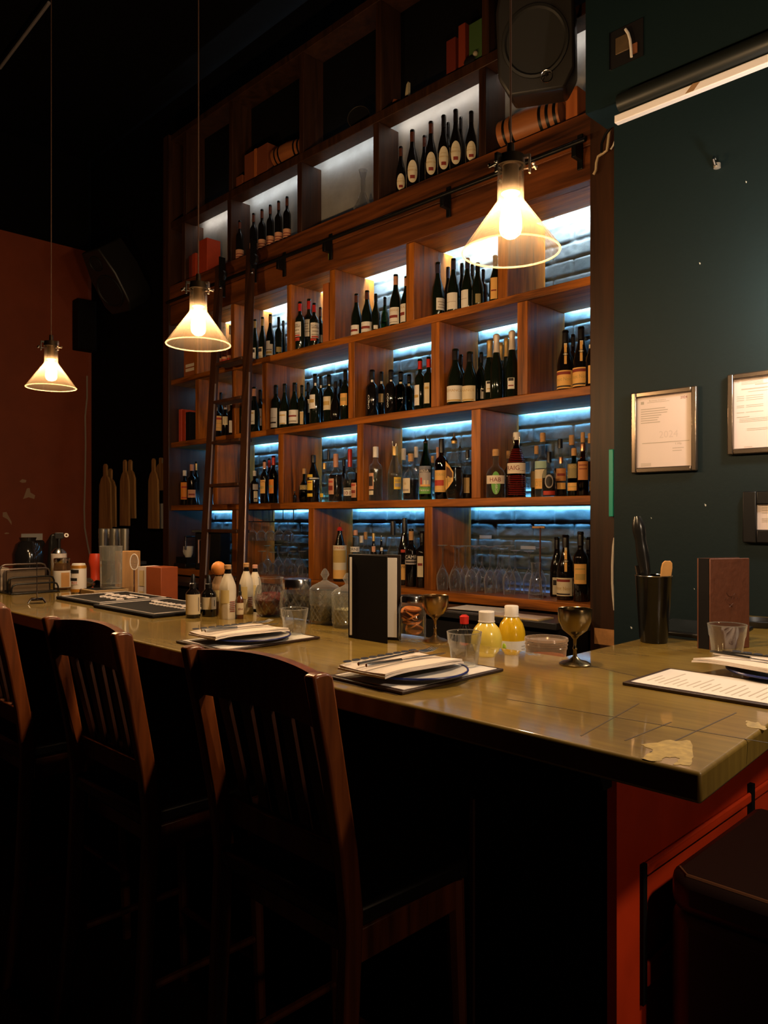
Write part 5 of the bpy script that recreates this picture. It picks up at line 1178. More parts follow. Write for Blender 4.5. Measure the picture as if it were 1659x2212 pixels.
def dropper(u, v, vt, w, label, l0, l1, m, txt=None):
    p = BT(u, v); H = hgt(p, vt); R = px(p, w) / 2; t = thing('dropper_bottle', label, 'bottle', p, camyaw(p), 'dropper bottles on the bar')
    MB().lathe([(0, 0), (R * .94, 0), (R, .004), (R, H * .52), (R * .92, H * .58), (R * .46, H * .66), (R * .42, H * .70), (0, H * .70)], 22).build('bottle_body', m, t)
    MB().lathe([(R * .48, H * .68), (R * .48, H * .78), (R * .32, H * .80), (R * .26, H * .97), (R * .15, H), (0, H)], 18).build('dropper_cap', black, t)
    z0, z1 = hgt(p, l1), hgt(p, l0); L = MB().arc(R * 1.01, max(z0, .01), z1, -1.25, 1.25, 14).build('label', LAB['c'], t)
    if txt: text_arc(MB(), txt, R * 1.01, (z0 + z1) / 2, (z1 - z0) * .22, a=.2).build('handwriting', INK['m'], L, smooth=False)
    else: MB().arc(R * 1.018, z0 + .01, z1 - .01, .75, .85).build('print', INK['k'], L)
dropper(417, 1334, 1240, 31, 'dark dropper bottle with cream label, leftmost of the bar-top bottles', 1283, 1326, DB)
dropper(451, 1331, 1242, 32, 'dark dropper bottle with olive-cream label beside the kraft-wrapped bottle', 1289, 1315, DB)
dropper(518, 1336, 1262, 16, 'small brown dropper bottle with handwritten label between wrapped bottles', 1302, 1327, mat('brown_glossy_glass', (.10, .025, .008), .12, coat=.5), 'the')
# rubber bar mats
rub = mat('black_rubber', (.007, .006, .006), .7, spec=.15)
wl_ = mat('white_mat_line', (.66, .58, .54), .7)
def barmat_thing(x0, x1, y0, y1, label, lines):
    t = thing('bar_mat', label, 'mat', ((x0 + x1) / 2, (y0 + y1) / 2, BZ + .0005), 0, 'black rubber bar mats'); w2, d2 = (x1 - x0) / 2, (y1 - y0) / 2
    MB().box(-w2, w2, -d2, d2, 0, .012).build('rubber_pad', rub, t, bevel=.004)
    b = MB(); e = .018; z = .0122
    b.tube([(-w2 + e, -d2 + e, z), (w2 - e, -d2 + e, z), (w2 - e, d2 - e, z), (-w2 + e, d2 - e, z)], .0022, 5, closed=True); b.build('border_line', wl_, t)
    b = MB(); rg = random.Random(int(x0 * 100))
    for yy, h_, x_0, x_1 in lines:
        b.tube([(x_0 + (x_1 - x_0) * i / 40, yy + h_ * math.sin(i * 1.9) * (.5 + .5 * rg.random()), z) for i in range(41)], .0034, 5)
    b.build('script_lettering', wl_, t)
barmat_thing(-3.175, -2.79, 1.275, 1.585, 'rubber bar mat with white script beside the drip tray', [(.03, .03, -.13, .11), (-.03, .02, -.05, .13), (.08, .008, -.02, .14)])
barmat_thing(-2.775, -2.33, 1.25, 1.565, 'rubber bar mat with cream script, right of the first mat', [(.05, .022, -.17, .20), (.005, .01, -.10, .20)])
# clutter at the left end of the bar
t = thing('drip_tray', 'ribbed tan drip tray with dark slots behind the rubber mats', 'tray', (-3.255, 1.52, BZ + .0005), 0)
MB().box(-.07, .07, -.08, .078, 0, .022).build('tray_body', mat('tan_tray', (.34, .22, .10), .5), t, bevel=.003)
b = MB()
for i in range(9): b.box(-.06 + i * .0145, -.053 + i * .0145, -.068, .066, .0221, .0235)
b.build('slots', blackm, t, smooth=False)
TZ = .0242
p = (onY(240, 1000, 1.545)[0], 1.545, BZ + TZ); H = hgt(p, 1180); R = px(p, 47) / 2
t = thing('mixing_glass', 'tall ribbed mixing glass standing on the drip tray', 'glass', p)
MB().lathe([(0, .008), (R * .92, 0), (R * .95, .01), (R, H), (R * .95, H), (R * .90, .02), (0, .016)], 40, flute=(.02, 14, .01, H * .85)).build('glass_body', jg, t)
MB().tube([(R * math.cos(q), R * math.sin(q), H) for q in np.linspace(0, 2 * PI, 33)[:-1]], .0016, 6, closed=True).build('rim', glass('glass_edge', (.9, .9, .85), .25, .7, .06, dust_haze=.10), t)
def simple(name, label, cat, u, v, profile, m, part, n=24, Y=None, parts=(), group=None):
    p = BT(u, v) if Y is None else (onY(u, 1000, Y)[0], Y, BZ - .1195)
    t = thing(name, label, cat, p, camyaw(p), group)
    MB().lathe(profile(p), n).build(part, m, t); 
    for nm, pf, mm in parts: MB().lathe(pf(p), n).build(nm, mm, t)
    return t, p
cl = lambda r, h: [(0, 0), (r * .95, 0), (r, .003), (r, h - .003), (r * .93, h), (0, h)]
t, p = simple('drink_can', 'white drink can with orange bands and black print at the left end of the bar', 'can', 170, 1281, lambda p: [(0, .002), (.026, 0), (.0325, .008), (.033, hgt(p, 1226)), (.028, hgt(p, 1219)), (.027, hgt(p, 1217)), (0, hgt(p, 1218))], mat('can_white', (.72, .66, .60), .35), 'can_body')
H = hgt(p, 1217)
for a_, b_ in ((.05, .15), (.84, .94)): MB().arc(.0335, H * a_, H * b_, -1.5, 1.2, 16).build('orange_band', mat('can_orange', (.75, .33, .04), .3, .5), t)
MB().arc(.0338, H * .68, H * .80, -1.3, .0).build('black_band', LAB['k'], t); MB().arc(.0338, H * .40, H * .52, -1.35, -.2).build('black_print', LAB['k'], t)
o = MB().arc(.0340, H * .30, H * .42, -1.2, -.05).build('print_panel', LAB['w'], t); text_arc(MB(), 'FREE', .0340, H * .36, H * .08, a=-.6).build('lettering', INK['r'], o, smooth=False)
t, p = simple('spice_jar', 'lidded jar with orange panel label beside the drink can', 'jar', 134, 1273, lambda p: [(0, 0), (.036, 0), (.038, .004), (.038, hgt(p, 1235)), (.034, hgt(p, 1215)), (0, hgt(p, 1215))], glass('jar_tan_glass', (.5, .35, .2), .08, .5, .05, dust_haze=.2, hazecol=(.5, .33, .2)), 'jar_body',
              parts=(('lid', lambda p: [(.035, hgt(p, 1216)), (.0365, hgt(p, 1213)), (.0365, hgt(p, 1206)), (.03, hgt(p, 1205)), (0, hgt(p, 1205))], steel), ('contents', lambda p: [(0, .003), (.035, .003), (.035, hgt(p, 1232)), (0, hgt(p, 1232))], mat('brown_sugar', (.30, .10, .035), .8))))
L = MB().arc(.0386, hgt(p, 1268), hgt(p, 1232), -1.5, 1.3).build('label', LAB['w'], t); MB().arc(.0391, hgt(p, 1267), hgt(p, 1236), -.1, .95).build('orange_panel', mat('tan_orange_print', (.62, .33, .12), .6), L)
t, p = simple('spray_can', 'tall can with silver shoulder and black spray head behind the spice jar', 'can', 127, 1268, lambda p: [(0, 0), (.034, 0), (.036, .004), (.036, hgt(p, 1196)), (.034, hgt(p, 1195)), (0, hgt(p, 1195))], mat('can_pink_white', (.52, .46, .42), .4), 'can_body',
              parts=(('shoulder', lambda p: [(.036, hgt(p, 1195)), (.031, hgt(p, 1191)), (.02, hgt(p, 1186)), (.012, hgt(p, 1184)), (0, hgt(p, 1184))], steel),))
hh = hgt(p, 1184); b = MB().tube([(0, 0, hh), (0, 0, hh + .03), (.0, -.0, hh + .05)], [.010, .008, .012], 10); b.box(-.018, .022, -.012, .012, hh + .045, hh + .075); b.build('spray_head', black, t, bevel=.004)
b = MB(); b.m = Matrix.Translation((.034, -.008, hh + .062)) @ Matrix.Rotation(PI / 2, 4, 'X'); b.lathe([(.005, -.004), (.010, -.004), (.010, .004), (.005, .004), (.005, -.004)], 18); b.build('nozzle_ring', CAP['white'], t)
t = thing('napkin_rack', 'black wire rack of four stepped loops at the left end of the bar', 'rack', (-3.55, 1.31, BZ))
for i, (xx, hh_) in enumerate(((-.075, .123), (-.03, .104), (.02, .070), (.065, .044))):
    b = MB(); y1_, y2_ = -.10, .10
    b.tube([(xx, y1_, .004), (xx, y1_, hh_ - .02), (xx, y1_ + .006, hh_ - .006), (xx, y1_ + .02, hh_), (xx, y2_ - .02, hh_), (xx, y2_ - .006, hh_ - .006), (xx, y2_, hh_ - .02), (xx, y2_, .004)], .004, 8)
    b.build('wire_loop', mat('dull_wire', (.14, .11, .10), .35, .8) if i < 2 else iron, t)
MB().box(-.085, .075, -.105, .105, 0, .006).build('base', iron, t, bevel=.002)
for i, lb_ in enumerate(('tall brown card standing between the back loops of the wire rack', 'shorter brown card standing between the middle loops of the wire rack')):
    cds = thing('card', lb_, 'card', (-3.55 - .052 + .047 * i, 1.31, BZ + .0062)); MB().box(-.006, .006, -.08, .085, 0, .090 - .03 * i).build('card_sheet', mat('brown_card', (.10, .060, .026), .6, noise=.3, nscale=40), cds, smooth=False)
p = BT(80, 1303); H = hgt(p, 1215)
t = thing('bill_spike', 'steel bill spike on four bent legs at the left end of the bar', 'spike', p)
MB().tube([(0, 0, .018), (-.003, 0, H)], [.0022, .0014], 8).build('spike', steel, t)
b = MB()
for q in range(4):
    a_ = q * PI / 2 + .4; c, s = math.cos(a_), math.sin(a_); b.tube([(0, 0, .018), (.028 * c, .028 * s, .018), (.036 * c, .036 * s, .012), (.044 * c, .044 * s, .002)], .003, 6)
b.build('legs_wire', steel, t); MB().lathe([(0, .012), (.025, .012), (.026, .016), (0, .021)], 20).build('base_disc', mat('dark_disc', (.02, .015, .012), .2, .6), t)
# things on the ledge behind the bar, left
def ledge(u, Y): q = onY(u, 1000, Y); return (q[0], q[1], BZ - .1195)
p = ledge(348, 1.72); t = thing('orange_box', 'orange wooden box with white label panel behind the bar mats', 'box', p, .12); H = hgt(p, 1224)
MB().box(-.055, .055, -.04, .05, 0, H).build('box_body', mat('orange_box_paint', (.26, .052, .009), .5, noise=.2), t, bevel=.003)
MB().box(-.125, -.056, -.035, .05, 0, H - .002).build('label_block', mat('label_white_red', (.66, .55, .50), .6), t)
b = MB(); b.box(-.112, -.075, -.0362, -.035, H * .62, H * .92).box(-.112, -.08, -.0362, -.035, H * .48, H * .52).box(-.112, -.075, -.0362, -.035, H * .36, H * .40); b.build('label_print', tan, t, smooth=False)
p = ledge(206, 1.76); t, _ = thing('red_bottle', 'red pepper-mill shaped bottle standing beside the tall mixing glass', 'bottle', p), 0; H = hgt(p, 1196)
MB().lathe([(0, 0), (.034, 0), (.034, H * .35), (.024, H * .55), (.026, H * .72), (.034, H * .85), (.028, H), (0, H)], 22).build('bottle_body', mat('dull_red', (.42, .035, .012), .35), t)
p = ledge(276, 1.80); t = thing('knife_block', 'pale wooden block behind the strainer on the back of the bar', 'block', p); H = hgt(p, 1190)
MB().box(-.035, .035, -.05, .05, 0, H).build('block', palew, t, bevel=.003)
p = ledge(290, 1.645); q = BT(292, 1242); t = thing('strainer', 'oval steel cocktail strainer with wire rim standing upright behind the drip tray', 'strainer', p)
zc = hgt(p, 1214); rz_ = hgt(p, 1197) - zc; rx = px(p, 9)
ux = (math.cos(.75), math.sin(.75))
b = MB().tube([(rx * math.cos(q_) * ux[0], rx * math.cos(q_) * ux[1], zc + rz_ * math.sin(q_)) for q_ in np.linspace(0, 2 * PI, 29)[:-1]], .0022, 6, closed=True); b.build('rim', CAP['white'], t)
b = MB()
for k in range(11):
    f_ = -.85 + .17 * k; w_ = rx * math.sqrt(1 - f_ * f_); b.tube([(-w_ * ux[0], -w_ * ux[1], zc + rz_ * f_), (w_ * ux[0], w_ * ux[1], zc + rz_ * f_)], .0014, 4)
b.build('mesh_wires', mat('pale_wire', (.5, .46, .46), .35, .6), t)
MB().tube([(0, 0, 0), (0, 0, zc - rz_)], .004, 6).build('handle', steel, t)
t2, p2 = None, BT(290, 1268)
t = thing('jigger', 'dark steel jigger lying beside the mixing glass', 'jigger', (p2[0], 1.565, BZ + .0005), 0)
b = MB(); b.m = Matrix.Translation((0, 0, .026)) @ Matrix.Rotation(PI / 2, 4, 'Y'); b.lathe([(.026, -.05), (.010, -.004), (.010, .004), (.022, .045), (.019, .044), (.008, .004)], 24); b.build('cups', mat('dark_steel', (.20, .17, .15), .25, .9), t)
p = ledge(243, 1.86); t = thing('equipment_case', 'black bar machine with flat top behind the mixing glass', 'machine', p); H = hgt(p, 1210)
MB().box(-.15, .19, -.02, .085, 0, H - .02).build('case_body', blackm, t, bevel=.004); MB().box(-.17, .02, -.05, .085, H - .019, H + .0).build('steel_lip', mat('dull_steel_lip', (.22, .22, .22), .35, .8), t, bevel=.003)
MB().box(.021, .21, -.05, .085, H - .019, H).build('top_plate', black, t, bevel=.003)
for i, (u, dy) in enumerate(((222, 0), (234, .045), (246, 0), (258, .045), (269, 0))):
    q = onY(u, 1000, 1.85 + dy); cp = (q[0], q[1], p[2] + H + .0006); t = thing('steel_cup', 'ribbed steel cup on the black bar machine, %s from left' % ORD[i], 'cup', cp, 0, 'ribbed steel cups')
    h = hgt(cp, 1142); r = .022
    prf = [(0, 0), (r * .85, 0)] + [(r * (.86 + .14 * k / 12) + (.0012 if k % 2 else 0), h * (k + .5) / 13) for k in range(13)] + [(r * 1.02, h), (r * .96, h), (r * .80, .004), (0, .004)]
    MB().lathe(prf, 20).build('cup_body', mat('cup_steel', (.45, .42, .34), .28, .95), t)
# coffee pot and dark bags at far left
p = ledge(60, 1.80); t = thing('coffee_pot', 'glossy black round coffee pot with steel highlights at far left', 'pot', p); zc = hgt(p, 1196)
MB().lathe([(0, 0), (.06, 0), (.085, zc * .5), (.09, zc), (.07, zc + .06), (.045, zc + .08), (.05, zc + .1), (0, zc + .1)], 30).build('pot_body', mat('pot_black_gloss', (.012, .011, .012), .12, coat=.8), t)
MB().tube([(-.085, -.02, zc + .05), (-.125, -.03, zc + .03), (-.125, -.03, zc - .03), (-.09, -.02, zc - .05)], .009, 8).build('handle', mat('dull_grey_handle', (.25, .25, .25), .25, .7), t)
p = ledge(92, 1.97); t = thing('black_bag', 'crumpled black bag with pointed corners behind the coffee pot', 'bag', p); H = hgt(p, 1148)
MB().slab([(-.13, -.03, 0), (.16, -.03, 0), (.17, -.03, H * .45), (.20, -.03, H * .98), (.06, -.03, H * .72), (.0, -.03, H * .62), (-.07, -.03, H * .86), (-.10, -.03, H * .6)], (0, .07, 0)).build('bag_body', mat('black_plastic_bag', (.012, .011, .010), .3, bump=.6, nscale=15), t, bevel=.015)
q = onX(66, 1175, -7.86)
tag(MB().box(-7.895, -7.89, onX(46, 1160, -7.89)[1], onX(92, 1160, -7.89)[1], onX(50, 1174, -7.89)[2], onX(50, 1153, -7.89)[2]).build('wall_notice', white, None, smooth=False), 'white sheet pinned on the red wall behind the black bag', 'notice')
p = BT(4, 1282); t = thing('paper_bag', 'pale patterned packet cut by the left edge of the bar', 'packet', (p[0] - .10, p[1], p[2]))
MB().box(-.08, .06, -.05, .05, 0, .11).build('packet', mat('pale_patterned', (.28, .22, .17), .7, noise=.8, nscale=40), t, bevel=.01)
# coffee cup and brewer on the lowest shelf
z4 = EZ + ROWZ[3] + .0006
p = onY(403, 1000, YS + .085); p = (p[0], p[1], z4)
t = thing('espresso_machine', 'small black machine with drip plate under the white cup', 'machine', p); zc = hgt(p, 1202)
MB().box(-.075, .10, -.07, .09, 0, .035).build('machine_base', black, t, bevel=.004); MB().box(-.075, .085, -.05, .08, .036, zc - .004).build('machine_body', blackm, t); MB().tube([(.085, -.06, zc + .06), (.085, -.06, zc + .13)], .008, 8).build('spout', steel, t)
MB().tube([(.085, .06, zc - .004), (.085, .06, zc + .16), (.085, -.06, zc + .16), (.085, -.06, zc + .13)], .010, 8).build('arm', black, t)
q = onY(404, 1000, YS + .07); cp = (q[0] + .02, q[1], p[2] + zc - .0035); t = thing('coffee_cup', 'white coffee cup with handle on the lowest shelf left of the ladder', 'cup', cp); h = hgt(cp, 1180); r = .040
MB().lathe([(0, 0), (r * .6, 0), (r * .62, .004), (r * .9, h * .35), (r, h), (r * .93, h), (r * .8, h * .35), (0, .008)], 24).build('cup_body', enam, t)
MB().tube([(-r * .9, -.004, h * .9), (-r * 1.5, -.006, h * .82), (-r * 1.6, -.006, h * .5), (-r * 1.3, -.006, h * .25), (-r * .85, -.004, h * .25)], .005, 8).build('handle', enam, t)
p = onY(462, 1000, YS + .125); p = (p[0], p[1], z4); t = thing('coffee_brewer', 'black brewer with pink-framed window between the ladder stiles', 'machine', p, camyaw(p) * .5)
H = hgt(p, 1150); MB().box(-.12, .10, -.08, .08, 0, H).build('brewer_body', blackm, t, bevel=.01); MB().box(-.13, .11, -.11, .085, H + .001, H + .02).build('steel_top', mat('dull_steel_lip', (.22, .22, .22), .35, .8), t, bevel=.004)
b = MB(); b.tube([(-.085, -.082, .05), (.0, -.082, .05), (.0, -.082, H * .80), (-.085, -.082, H * .80)], .006, 6, closed=True); b.build('window_frame', mat('pink_frame', (.62, .34, .30), .5), t)
# ------------------------------------------------------------------ on the teal wall
silver = mat('silver_frame', (.24, .19, .15), .25, .9)
def certificate(u0, v0, u1, v1, label, fm, bw, doc):
    a, c = onY(u0, v0, YT), onY(u1, v1, YT); x0, x1, z0, z1 = a[0], c[0], c[2], a[2]; y = YT
    t = thing('picture_frame', label, 'frame', ((x0 + x1) / 2, y, (z0 + z1) / 2), 0, 'framed certificates on the teal wall')
    for nm, q in (('frame_side', (x0, x0 + bw, z0, z1)), ('frame_side', (x1 - bw, x1, z0, z1)), ('frame_rail', (x0 + bw, x1 - bw, z1 - bw, z1)), ('frame_rail', (x0 + bw, x1 - bw, z0, z0 + bw))):
        MB().box(q[0], q[1], y - .020, y - .0005, q[2], q[3]).build(nm, fm, t, world=True, bevel=.004)
    s = MB().box(x0 + bw * .9, x1 - bw * .9, y - .008, y - .004, z0 + bw * .9, z1 - bw * .9).build('certificate_sheet', mat('certificate_paper', (.70, .58, .54), .6), t, world=True, smooth=False)
    W, H = x1 - x0, z1 - z0; pr = MB(); l = t['_base']
    def T_(s_, fx, fz, h, m=None, w=None): text_flat(pr if m is None else m, s_, (x0 + W * fx - l[0], y - .0084 - l[1], z0 + H * fz - l[2]), (1, 0, 0), (0, 0, 1), H * h, w and W * w)
    def B_(fx0, fx1, fz, h, m=None): (m or pr).box(x0 + W * fx0 - l[0], x0 + W * fx1 - l[0], y - .0085 - l[1], y - .0081 - l[1], z0 + H * (fz - h / 2) - l[2], z0 + H * (fz + h / 2) - l[2])
    doc(T_, B_, s, pr, t); pr.build('print', greyink, s, smooth=False)
def doc1(T_, B_, s, pr, t):
    T_('Business Licence', .40, .885, .022); B_(.24, .58, .862, .005); B_(.14, .19, .865, .035)
    m = MB(); T_('2024', .80, .885, .030, m); m.build('year_print', INK['m'], s, smooth=False)
    m = MB(); T_('2024', .57, .46, .085, m); m.build('year_watermark', mat('watermark', (.61, .505, .475), .7), s, smooth=False)
    for k, w_ in enumerate((.52, .56, .55, .46, .42, .40, .44)): B_(.14, w_, .785 - k * .028, .010)
    B_(.16, .88, .365, .008); T_('f. Hllp', .72, .335, .03); B_(.63, .80, .285, .007); B_(.63, .77, .255, .007)
    for k in range(3): B_(.14, .30, .115 - k * .015, .006)
def doc2(T_, B_, s, pr, t):
    T_('Ym', .13, .90, .03); 
    for k in range(6): B_(.20, .52, .925 - k * .013, .005)
    B_(.40, .62, .845, .012); B_(.20, .80, .80, .014); B_(.30, .70, .765, .006)
    for z in (.715, .69, .665, .60, .58, .515): B_(.13, .24, z, .007); B_(.27, .52, z, .006)
    B_(.13, .32, .46, .010)
    for k in range(3): B_(.17, .85, .435 - k * .018, .006)
    for k in range(2): B_(.28, .80, .31 - k * .018, .006)
    B_(.24, .36, .09, .006)
def doc3(T_, B_, s, pr, t):
    for z, a, b_ in ((.83, .30, .6), (.72, .30, .7), (.68, .30, .6), (.63, .30, .6), (.58, .30, .5), (.47, .30, .8), (.44, .30, .8), (.41, .30, .8)): B_(a, b_, z, .010)
certificate(1368, 851, 1509, 1017, 'silver-framed certificate headed 2024, left of the other frames on the teal wall', silver, .020, doc1)
certificate(1575, 811, 1725, 975, 'silver-framed document cut by the right edge, higher on the teal wall', silver, .020, doc2)
certificate(1608, 1062, 1745, 1175, 'thick black-framed sheet low on the teal wall at the right edge', black, .045, doc3)
# white batten / strip fixture below the soffit
t = thing('wall_batten', 'long white scuffed batten running along the teal wall below the soffit', 'batten', onY(1500, 190, 2.56))
a = onY(1329, 262, 2.56); b_ = onY(1660, 135, 2.56)
MB().box(a[0], b_[0] + .5, 2.552, 2.579, a[2] - .010, a[2] + .018).build('batten_strip', mat('worn_white_paint', (.86, .81, .82), .5), t, world=True, bevel=.003)
MB().slab([onY(u, v, 2.5515) for u, v in [(1480, 203), (1496, 181), (1512, 176), (1498, 196)]], (0, -.0008, 0)).build('scuff', mat('scuff_brown', (.30, .17, .08), .8), t, world=True, smooth=False)
b = MB(); b.tube([(a[0] + .02, 2.56, a[2] + .055), (b_[0] + .5, 2.56, a[2] + .055)], .034, 14); b.build('roller_tube', mat('dark_olive_tube', (.009, .011, .010), .4), t, world=True)
# open cavity with cable
t = thing('wall_cavity', 'square hole in the teal soffit with a white cable and rusty metal box inside', 'cavity', onY(1354, 92, 2.579))
a, c = onY(1320, 72, 2.5785), onY(1390, 120, 2.5785)
MB().box(a[0], c[0], 2.5755, 2.5795, c[2] + .0, a[2]).build('dark_opening', blackm, t, world=True, smooth=False)
q0, q1 = onY(1330, 84, 2.574), onY(1360, 118, 2.574); MB().box(q0[0], q1[0], 2.5705, 2.5752, q1[2] + .02, q0[2]).build('metal_box', mat('rusty_plate', (.13, .085, .045), .5, .4, noise=.4, nscale=30), t, world=True, bevel=.002)
q0, q1 = onY(1365, 97, 2.574), onY(1377, 113, 2.574); MB().box(q0[0], q1[0], 2.5705, 2.5752, q1[2], q0[2]).build('terminal', mat('rust_terminal', (.22, .08, .035), .5), t, world=True)
MB().tube([onY(u, v, 2.566) for u, v in [(1351, 63), (1357, 72), (1361, 86), (1363, 104), (1364, 123)]], .005, 8).build('cable', CAP['white'], t, world=True)
MB().box(a[0] - .004, a[0], 2.5725, 2.5795, c[2], a[2]).build('metal_edge', steel, t, world=True)
q = onY(1551, 360, YT); t = thing('wall_hook', 'small bare metal screw hook high on the teal wall', 'hook', q)
MB().tube([(0, -.0005, 0), (0, -.03, .0), (0, -.04, .012), (0, -.034, .022), (0, -.026, .018)], .0055, 8).build('hook', steel, t); MB().lathe([(0, -.012), (.012, -.008), (.012, .008), (0, .012)], 12).build('plate', mat('worn_plate', (.5, .45, .38), .4, .6), t, loc=(0, -.008, 0))
wp = mat('paint_chip', (.55, .55, .50), .8)
for i, (u, v, s) in enumerate(((1524, 1091, 5), (1364, 1356, 5), (1500, 1272, 3), (1512, 569, 4), (1612, 393, 4), (1407, 1119, 3))):
    a, c = onY(u - s * .4, v - s * .6, YT - .0002), onY(u + s * .4, v + s * .6, YT - .0002)
    struct(MB().slab([(a[0], a[1], a[2]), (c[0], a[1], a[2] - .004), (c[0] - .002, a[1], c[2]), (a[0] + .001, a[1], c[2] + .003)], (0, -.0006, 0)).build('trim_3', wp, None, smooth=False))
# cables and bits on the right post
PY = YS - .031
t = thing('loose_cable', 'loose black and pale cable dangling at the top of the right post', 'cable', onY(1310, 300, PY))
MB().tube([onY(u, v, PY - .02) for u, v in [(1322, 262), (1316, 285), (1313, 310), (1311, 325), (1304, 330), (1292, 338), (1288, 352), (1287, 368), (1282, 377)]], .006, 8).build('pale_cable', mat('pale_cable', (.55, .42, .26), .5), t, world=True)
MB().tube([onY(u, v, PY - .03) for u, v in [(1326, 268), (1308, 290), (1300, 310), (1299, 330)]], .006, 8).build('black_cable', black, t, world=True)
MB().tube([onY(u, v, PY - .01) for u, v in [(1329, 303), (1325, 314), (1319, 323)]], .004, 8).build('cable_end', CAP['white'], t, world=True)
a, c = onY(1317, 971, PY - .02), onY(1327, 1116, PY - .02)
tag(MB().box(a[0], c[0], PY - .03, PY + .0012, c[2], a[2]).build('turquoise_binder', mat('turquoise_plastic', (.02, .42, .36), .4), None, bevel=.003), 'upright turquoise binder strip fixed on the dark post beside the teal wall', 'binder')
tag(MB().tube([onY(u, v, PY - .0048) for u, v in [(1328, 1162), (1325, 1180), (1323, 1220), (1323, 1260), (1325, 1290), (1328, 1318)]], .006, 8).build('white_cord', CAP['white'], None), 'white cord hanging down the dark post beside the shaker', 'cord')
a, c = onY(1284, 1356, PY - .001), onY(1328, 1396, PY - .001)
tag(MB().box(a[0], c[0], PY - .002, PY - .0005, c[2], a[2]).build('paper_note', mat('brown_note', (.55, .26, .09), .7, noise=.3, nscale=60), None, smooth=False), 'brown paper note stuck low on the dark post', 'note')

# ------------------------------------------------------------------ high ledge and top shelf
def cask(u, v, Y, R, L, rz, label, z):
    p = onY(u, v, Y); p = (p[0], p[1], EZ + z + .0006)
    t = thing('wine_cask', label, 'cask', p, rz, 'small oak casks on the high shelves')
    cw = wood('cask_oak', (.16, .045, .014), (.38, .13, .040), 0, 8, rough=.4)
    b = MB(); b.m = Matrix.Translation((0, 0, R + .02)) @ Matrix.Rotation(PI / 2, 4, 'Y')
    b.lathe([(0, -L * .47), (R * .76, -L * .47), (R * .80, -L * .5), (R * .92, -L * .25), (R, 0), (R * .92, L * .25), (R * .80, L * .5), (R * .76, L * .47), (0, L * .47)], 28); b.build('barrel_body', cw, t)
    for k in (-.40, -.27, .20, .31, .42):
        r = R * np.interp(abs(k), [0, .25, .5], [1, .92, .80]) * 1.012; r2 = R * np.interp(abs(k + .04), [0, .25, .5], [1, .92, .80]) * 1.012
        b = MB(); b.m = Matrix.Translation((0, 0, R + .02)) @ Matrix.Rotation(PI / 2, 4, 'Y'); b.lathe([(r * .98, k * L), (r, k * L), (r2, (k + .045) * L), (r2 * .98, (k + .045) * L)], 28); b.build('hoop', iron, t)
    for k in (-.32, .32): MB().slab([(k * L - .015, -R * .7, 0), (k * L - .015, R * .7, 0), (k * L - .015, R * .45, R * .22), (k * L - .015, -R * .45, R * .22)], (.03, 0, 0)).build('cradle', cw, t)
cask(632, 340, YS + .085, .075, .30, .15, 'small oak cask with dark hoops on the dark top shelf', ET)
cask(1150, 300, YS + .085, .085, .34, .1, 'larger oak cask on the high ledge below the loudspeaker', LEDGE)
def blk(name, label, cat, u0, v0, u1, Y, z, dp, m, part='cover', group=None):
    a, c = onY(u0, v0, Y), onY(u1, v0, Y); p = ((a[0] + c[0]) / 2, Y, EZ + z + .0006); t = thing(name, label, cat, p, 0, group)
    H = zat((p[0], Y, 0), v0) - p[2]; w2 = (c[0] - a[0]) / 2
    MB().box(-w2, w2, 0, dp, 0, H).build(part, m, t, bevel=.002); return t, H, w2
redb = mat('red_cloth', (.42, .045, .012), .6, noise=.2); redd = mat('dark_red_cloth', (.16, .020, .010), .6)
t, H, w2 = blk('book', 'small dark red book on the high ledge left of the red binder', 'book', 408, 552, 414, YS + .03, LEDGE, .12, redd, group='books on the left shelves')
blk('book', 'narrow red book on the high ledge between dark book and binder', 'book', 415, 547, 422, YS + .03, LEDGE, .12, redb, group='books on the left shelves')
blk('binder', 'tall red binder on the high ledge beside the pendant cord', 'binder', 429, 517, 447, YS + .02, LEDGE, .12, redb)
blk('wooden_block', 'orange wooden block at the right end of the high ledge beside the cask', 'block', 1222, 190, 1247, YS + .04, LEDGE, .10, orangew, 'block')
t, H, w2 = blk('wooden_crate', 'dark orange wooden crate on the top shelf left of the small cask', 'crate', 528, 322, 578, YS + .03, ET, .12, mat('dim_crate', (.20, .05, .018), .6), 'crate_body')
MB().box(-.012, .012, -.006, -.0005, 0, H).build('batten', orangew, t)
blk('wooden_crate', 'low dim crate at the left of the taller crate on the top shelf', 'crate', 510, 380, 523, YS + .03, ET, .12, mat('dim_crate', (.20, .05, .018), .6), 'crate_body')
blk('book', 'dark red book leaning at the left end of the top shelf books', 'book', 964, 84, 984, YS + .03, ET, .12, redd, group='books on the top shelf')
t, H, w2 = blk('book', 'red book on the top shelf between dark red and green books', 'book', 990, 52, 1005, YS + .03, ET, .12, mat('dull_red_cloth', (.25, .035, .012), .6), group='books on the top shelf')
blk('book', 'green book on the top shelf left of the loudspeaker', 'book', 1013, 46, 1041, YS + .03, ET, .12, mat('green_cloth', (.055, .11, .03), .6), group='books on the top shelf')
p = onY(1010, 120, YS + .0); p = (p[0], YS + .018, EZ + ET + .0006)
t = thing('toy_figure', 'small dark figure sitting before the green book on the top shelf', 'figurine', p)
MB().ball((0, -.004, .0225), .022, 12, 1.7, .5, 1).build('body', blackm, t); MB().ball((.035, .004, .05), .014, 10).build('head', mat('pale_spot', (.35, .30, .22), .7), t)
p = onY(775, 225, YS + .06); p = (p[0], p[1], EZ + ET + .0006); R = .070
t = thing('round_plate', 'round dark plate with bright rim standing on the top shelf', 'plate', p, camyaw(p) * .6)
